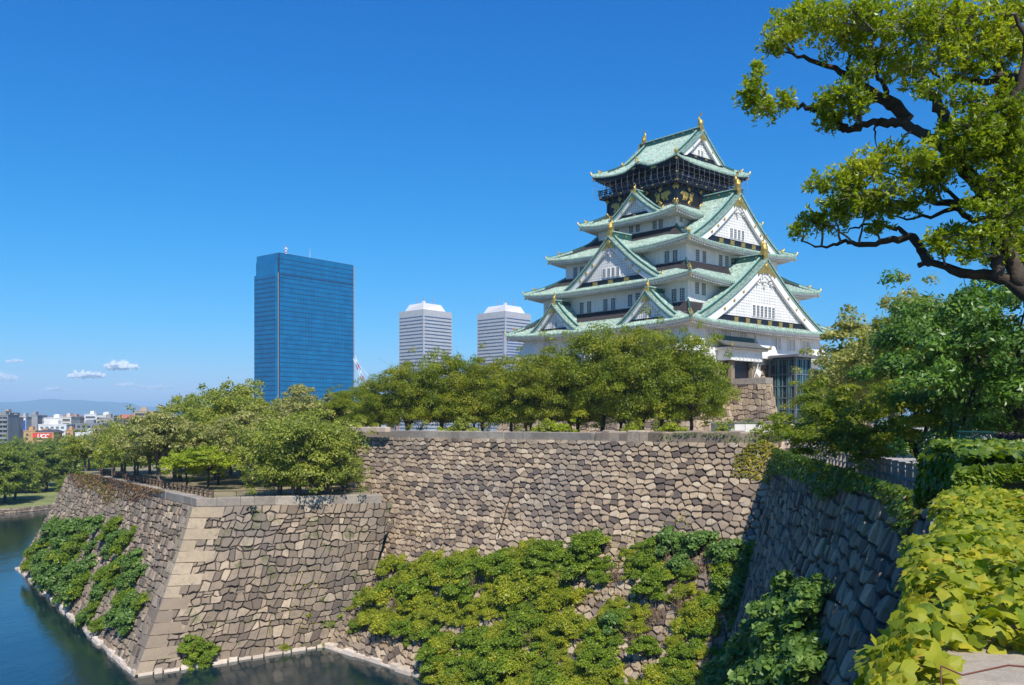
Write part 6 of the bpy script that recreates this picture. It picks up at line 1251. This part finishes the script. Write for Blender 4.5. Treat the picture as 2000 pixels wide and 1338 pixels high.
CLU = [(330, 110, 140, 80), (450, 80, 110, 75), (560, 150, 140, 100), (250, 190, 65, 45), (300, 160, 90, 60), (400, 40, 90, 45), (700, 100, 190, 110), (600, 60, 130, 60), (720, 240, 130, 110), (640, 330, 60, 40), (880, 120, 190, 140), (850, 300, 120, 80), (1050, 90, 190, 120), (1250, 80, 150, 120), (1000, 230, 150, 90), (1120, 300, 100, 60), (1290, 220, 80, 90),
       (150, 370, 45, 50), (150, 440, 60, 55), (220, 480, 75, 45), (290, 440, 45, 32), (180, 300, 22, 26), (470, 480, 70, 60), (560, 420, 85, 45), (600, 490, 75, 50), (480, 530, 50, 36), (640, 450, 40, 40), (500, 425, 70, 40),
       (1090, 560, 120, 80), (1250, 600, 150, 130), (1060, 660, 90, 70), (1300, 480, 70, 70), (1080, 440, 90, 60), (1180, 680, 110, 60), (1000, 590, 60, 60), (900, 665, 60, 40),
       (770, 650, 60, 35), (700, 720, 110, 70), (600, 750, 90, 60), (470, 800, 95, 40), (560, 800, 100, 60), (700, 850, 190, 80), (850, 740, 120, 80), (950, 790, 90, 80), (520, 900, 120, 55), (650, 920, 140, 60), (420, 960, 75, 45), (350, 1010, 35, 22), (500, 985, 60, 35), (820, 900, 110, 45), (700, 990, 60, 25), (980, 720, 90, 70),
       (1290, 800, 100, 110), (1260, 950, 110, 110), (1050, 1030, 110, 65), (1150, 1040, 90, 80), (980, 1080, 60, 36), (1290, 1080, 100, 80), (1120, 900, 50, 35), (1330, 1150, 60, 60), (1330, 680, 70, 80), (960, 1040, 45, 40), (1100, 1110, 60, 30), (1320, 360, 70, 90), (1200, 520, 110, 90), (1310, 620, 70, 110), (1180, 790, 80, 60), (1330, 900, 60, 90), (1230, 860, 90, 60), (1180, 180, 130, 90), (940, 380, 70, 40), (1330, 50, 70, 60), (1240, 1120, 90, 50), (1310, 1000, 60, 70), (1340, 780, 60, 70), (1150, 620, 90, 80), (1270, 400, 80, 70)]
lv = MB(); allL = np.concatenate(LIMB); tw = MB()
def leaves_at(P, size, r):           # pointed oval leaves in whorls
    n = len(P); d = r.normal(size=(n, 3)); d[:, 2] = np.abs(d[:, 2])*.6+.1; d /= np.linalg.norm(d, axis=1)[:, None]
    k = 5; t = np.repeat(d, k, 0)+r.normal(size=(n*k, 3))*.75; t /= np.linalg.norm(t, axis=1)[:, None]; Pp = np.repeat(P, k, 0)
    nn = np.cross(t, r.normal(size=(n*k, 3))); nn[:, 2] += np.sign(nn[:, 2])*.5; nn = nn-t*(nn*t).sum(1)[:, None]; nn /= np.linalg.norm(nn, axis=1)[:, None]+1e-9; b = np.cross(nn, t)
    s = (size*r.uniform(.65, 1.2, n*k))[:, None]; V = np.stack([Pp+t*s*.1, Pp+t*s*.4+b*s*.19+nn*s*.05, Pp+t*s*.78+b*s*.13+nn*s*.03, Pp+t*s*1.08-nn*s*.06, Pp+t*s*.78-b*s*.13+nn*s*.03, Pp+t*s*.4-b*s*.19+nn*s*.05], 1)
    i = np.arange(n*k)[:, None]*6; lv.add(V.reshape(-1, 3), np.concatenate([i+np.array([[0, 1, 2, 5]]), i+np.array([[5, 2, 3, 4]])]))
for cx_, cy_, rx, ry in CLU:
    Y0 = 9.6 if cx_ < 900 else 8.9; c = z5(cx_, cy_, Y0+rg.uniform(-.4, .4)); sx, sz = rx/2.23/F*Y0, ry/2.23/F*Y0; sy = max(sx, sz)*1.1
    n = int(7+rx*ry*.0036); u = rg.normal(size=(n, 3)); u /= np.linalg.norm(u, axis=1)[:, None]; Q = c+u*np.array([sx, sy, sz])*(rg.random((n, 1))**.5)*1.12
    j = np.argmin(((allL-c)**2).sum(1)); root_ = allL[j] if np.linalg.norm(allL[j]-c) < .9 else c
    if np.linalg.norm(root_-c) > .05: tw.tube(limb(root_, c, rg, .06, 6), np.linspace(.014, .008, 6), 5)
    for q in Q:
        a = c+(q-c)*rg.uniform(.0, .35); p = limb(a, q, rg, .08, 6); tw.tube(p, np.linspace(.0055, .002, 6), 3, 0, False)
        sub_ = p[rg.integers(3, 6, 4)]+rg.normal(size=(4, 3))*.035; leaves_at(np.concatenate([sub_, p[-1:]]), .060, rg)
L_FG = M_leaf('sunlit evergreen leaves', [(0, (.09, .16, .01)), (.4, (.26, .34, .016)), (.75, (.44, .48, .03)), (1, (.62, .60, .08))], .5, 1.1, .35, .55)
obj('crown', lv, [L_FG], fg); obj('trunk', lb, [M_plain('crooked bark', (.075, .055, .04), .9, var=.3, scale=6, bmp=.02, col2=(.03, .022, .016))], fg, smooth=True); obj('twigs', tw, [M_plain('pale twig', (.20, .17, .14), .9)], fg)
# ================================================================ CLOUDS AND HAZE
def M_cloud(name, thin):
    m = bpy.data.materials.new(name); m.use_nodes = True; n = m.node_tree; bs = n.nodes['Principled BSDF']; bs.inputs['Base Color'].default_value = (.95, .95, .95, 1); bs.inputs['Roughness'].default_value = 1; bs.inputs['Specular IOR Level'].default_value = 0
    tp = n.nodes.new('ShaderNodeBsdfTransparent'); mx = n.nodes.new('ShaderNodeMixShader'); lw = n.nodes.new('ShaderNodeLayerWeight'); lw.inputs[0].default_value = .5
    mr = N(n, 'ShaderNodeMapRange'); mr.inputs[1].default_value = 0; mr.inputs[2].default_value = .75; mr.inputs[3].default_value = thin; mr.inputs[4].default_value = .96; n.links.new(lw.outputs['Facing'], mr.inputs[0])
    n.links.new(mr.outputs[0], mx.inputs[0]); n.links.new(bs.outputs[0], mx.inputs[1]); n.links.new(tp.outputs[0], mx.inputs[2]); n.links.new(mx.outputs[0], n.nodes['Material Output'].inputs['Surface']); return m
CV = M_cloud('cloud vapour', .3); m2 = M_cloud('thin cloud vapour', .72)
def ico(sub=2):
    import bmesh; b = bmesh.new(); bmesh.ops.create_icosphere(b, subdivisions=sub, radius=1); V = np.array([v.co[:] for v in b.verts]); Fc = [[v.index for v in f.verts] for f in b.faces]; b.free(); return V, Fc
IV, IF = ico(2)
def cloud(px, py, w_, h_, D, mat, lab, seed, n=9):
    r = np.random.default_rng(seed); mb = MB(); c = pw(px, py, D); W_ = w_/F*D; H_ = h_/F*D
    for i in range(n):
        x = (i+.5)/n*2-1; s = (1-abs(x)**2)**.5; rx = W_*r.uniform(.14, .24); rz = H_*(.25+.55*s)*r.uniform(.6, 1.1); ctr = c+[x*W_*.5, r.normal()*W_*.1, rz*.75-H_*.4]
        V = IV*(1+.13*np.sin(IV[:, [1, 2, 0]]*4+r.uniform(0, 6, 3)))*[rx, rx, rz]+ctr; mb.add(V, IF)
    obj('cloud', mb, [mat], label=lab, cat='cloud')
cloud(237, 716, 58, 15, 21000, CV, 'brightest small white cloud low over the city', 1); cloud(150, 733, 32, 13, 21000, CV, 'left lobe of the cloud pair low over the mountains', 2, 6); cloud(182, 733, 42, 12, 21000, CV, 'right lobe of the cloud pair low over the mountains', 3, 7)
for i, (a, b, w_, h_) in enumerate(((110, 762, 60, 8), (245, 752, 50, 8), (300, 757, 60, 8), (435, 757, 34, 8), (8, 738, 50, 16), (30, 706, 30, 6))): cloud(a, b, w_, h_, 22000, m2, 'faint thin cloud streak near the skyline', 10+i, 6)
for o_ in sc.objects:
    if o_.name.startswith('cloud') and 'faint' in o_.get('label', ''): o_['group'] = 'faint cloud streaks'
HZ = bpy.data.materials.new('thin blue haze'); HZ.use_nodes = True; n = HZ.node_tree; n.nodes.clear(); out = n.nodes.new('ShaderNodeOutputMaterial'); pv = n.nodes.new('ShaderNodeVolumePrincipled'); pv.inputs['Density'].default_value = 1.2e-4; pv.inputs['Color'].default_value = (.45, .72, 1, 1); pv.inputs['Anisotropy'].default_value = -.12; n.links.new(pv.outputs[0], out.inputs['Volume'])
hb = MB(); hb.box(-20500, 20500, -1100, 20400, -28.5, 350); obj('haze', hb, [HZ], kind='stuff')
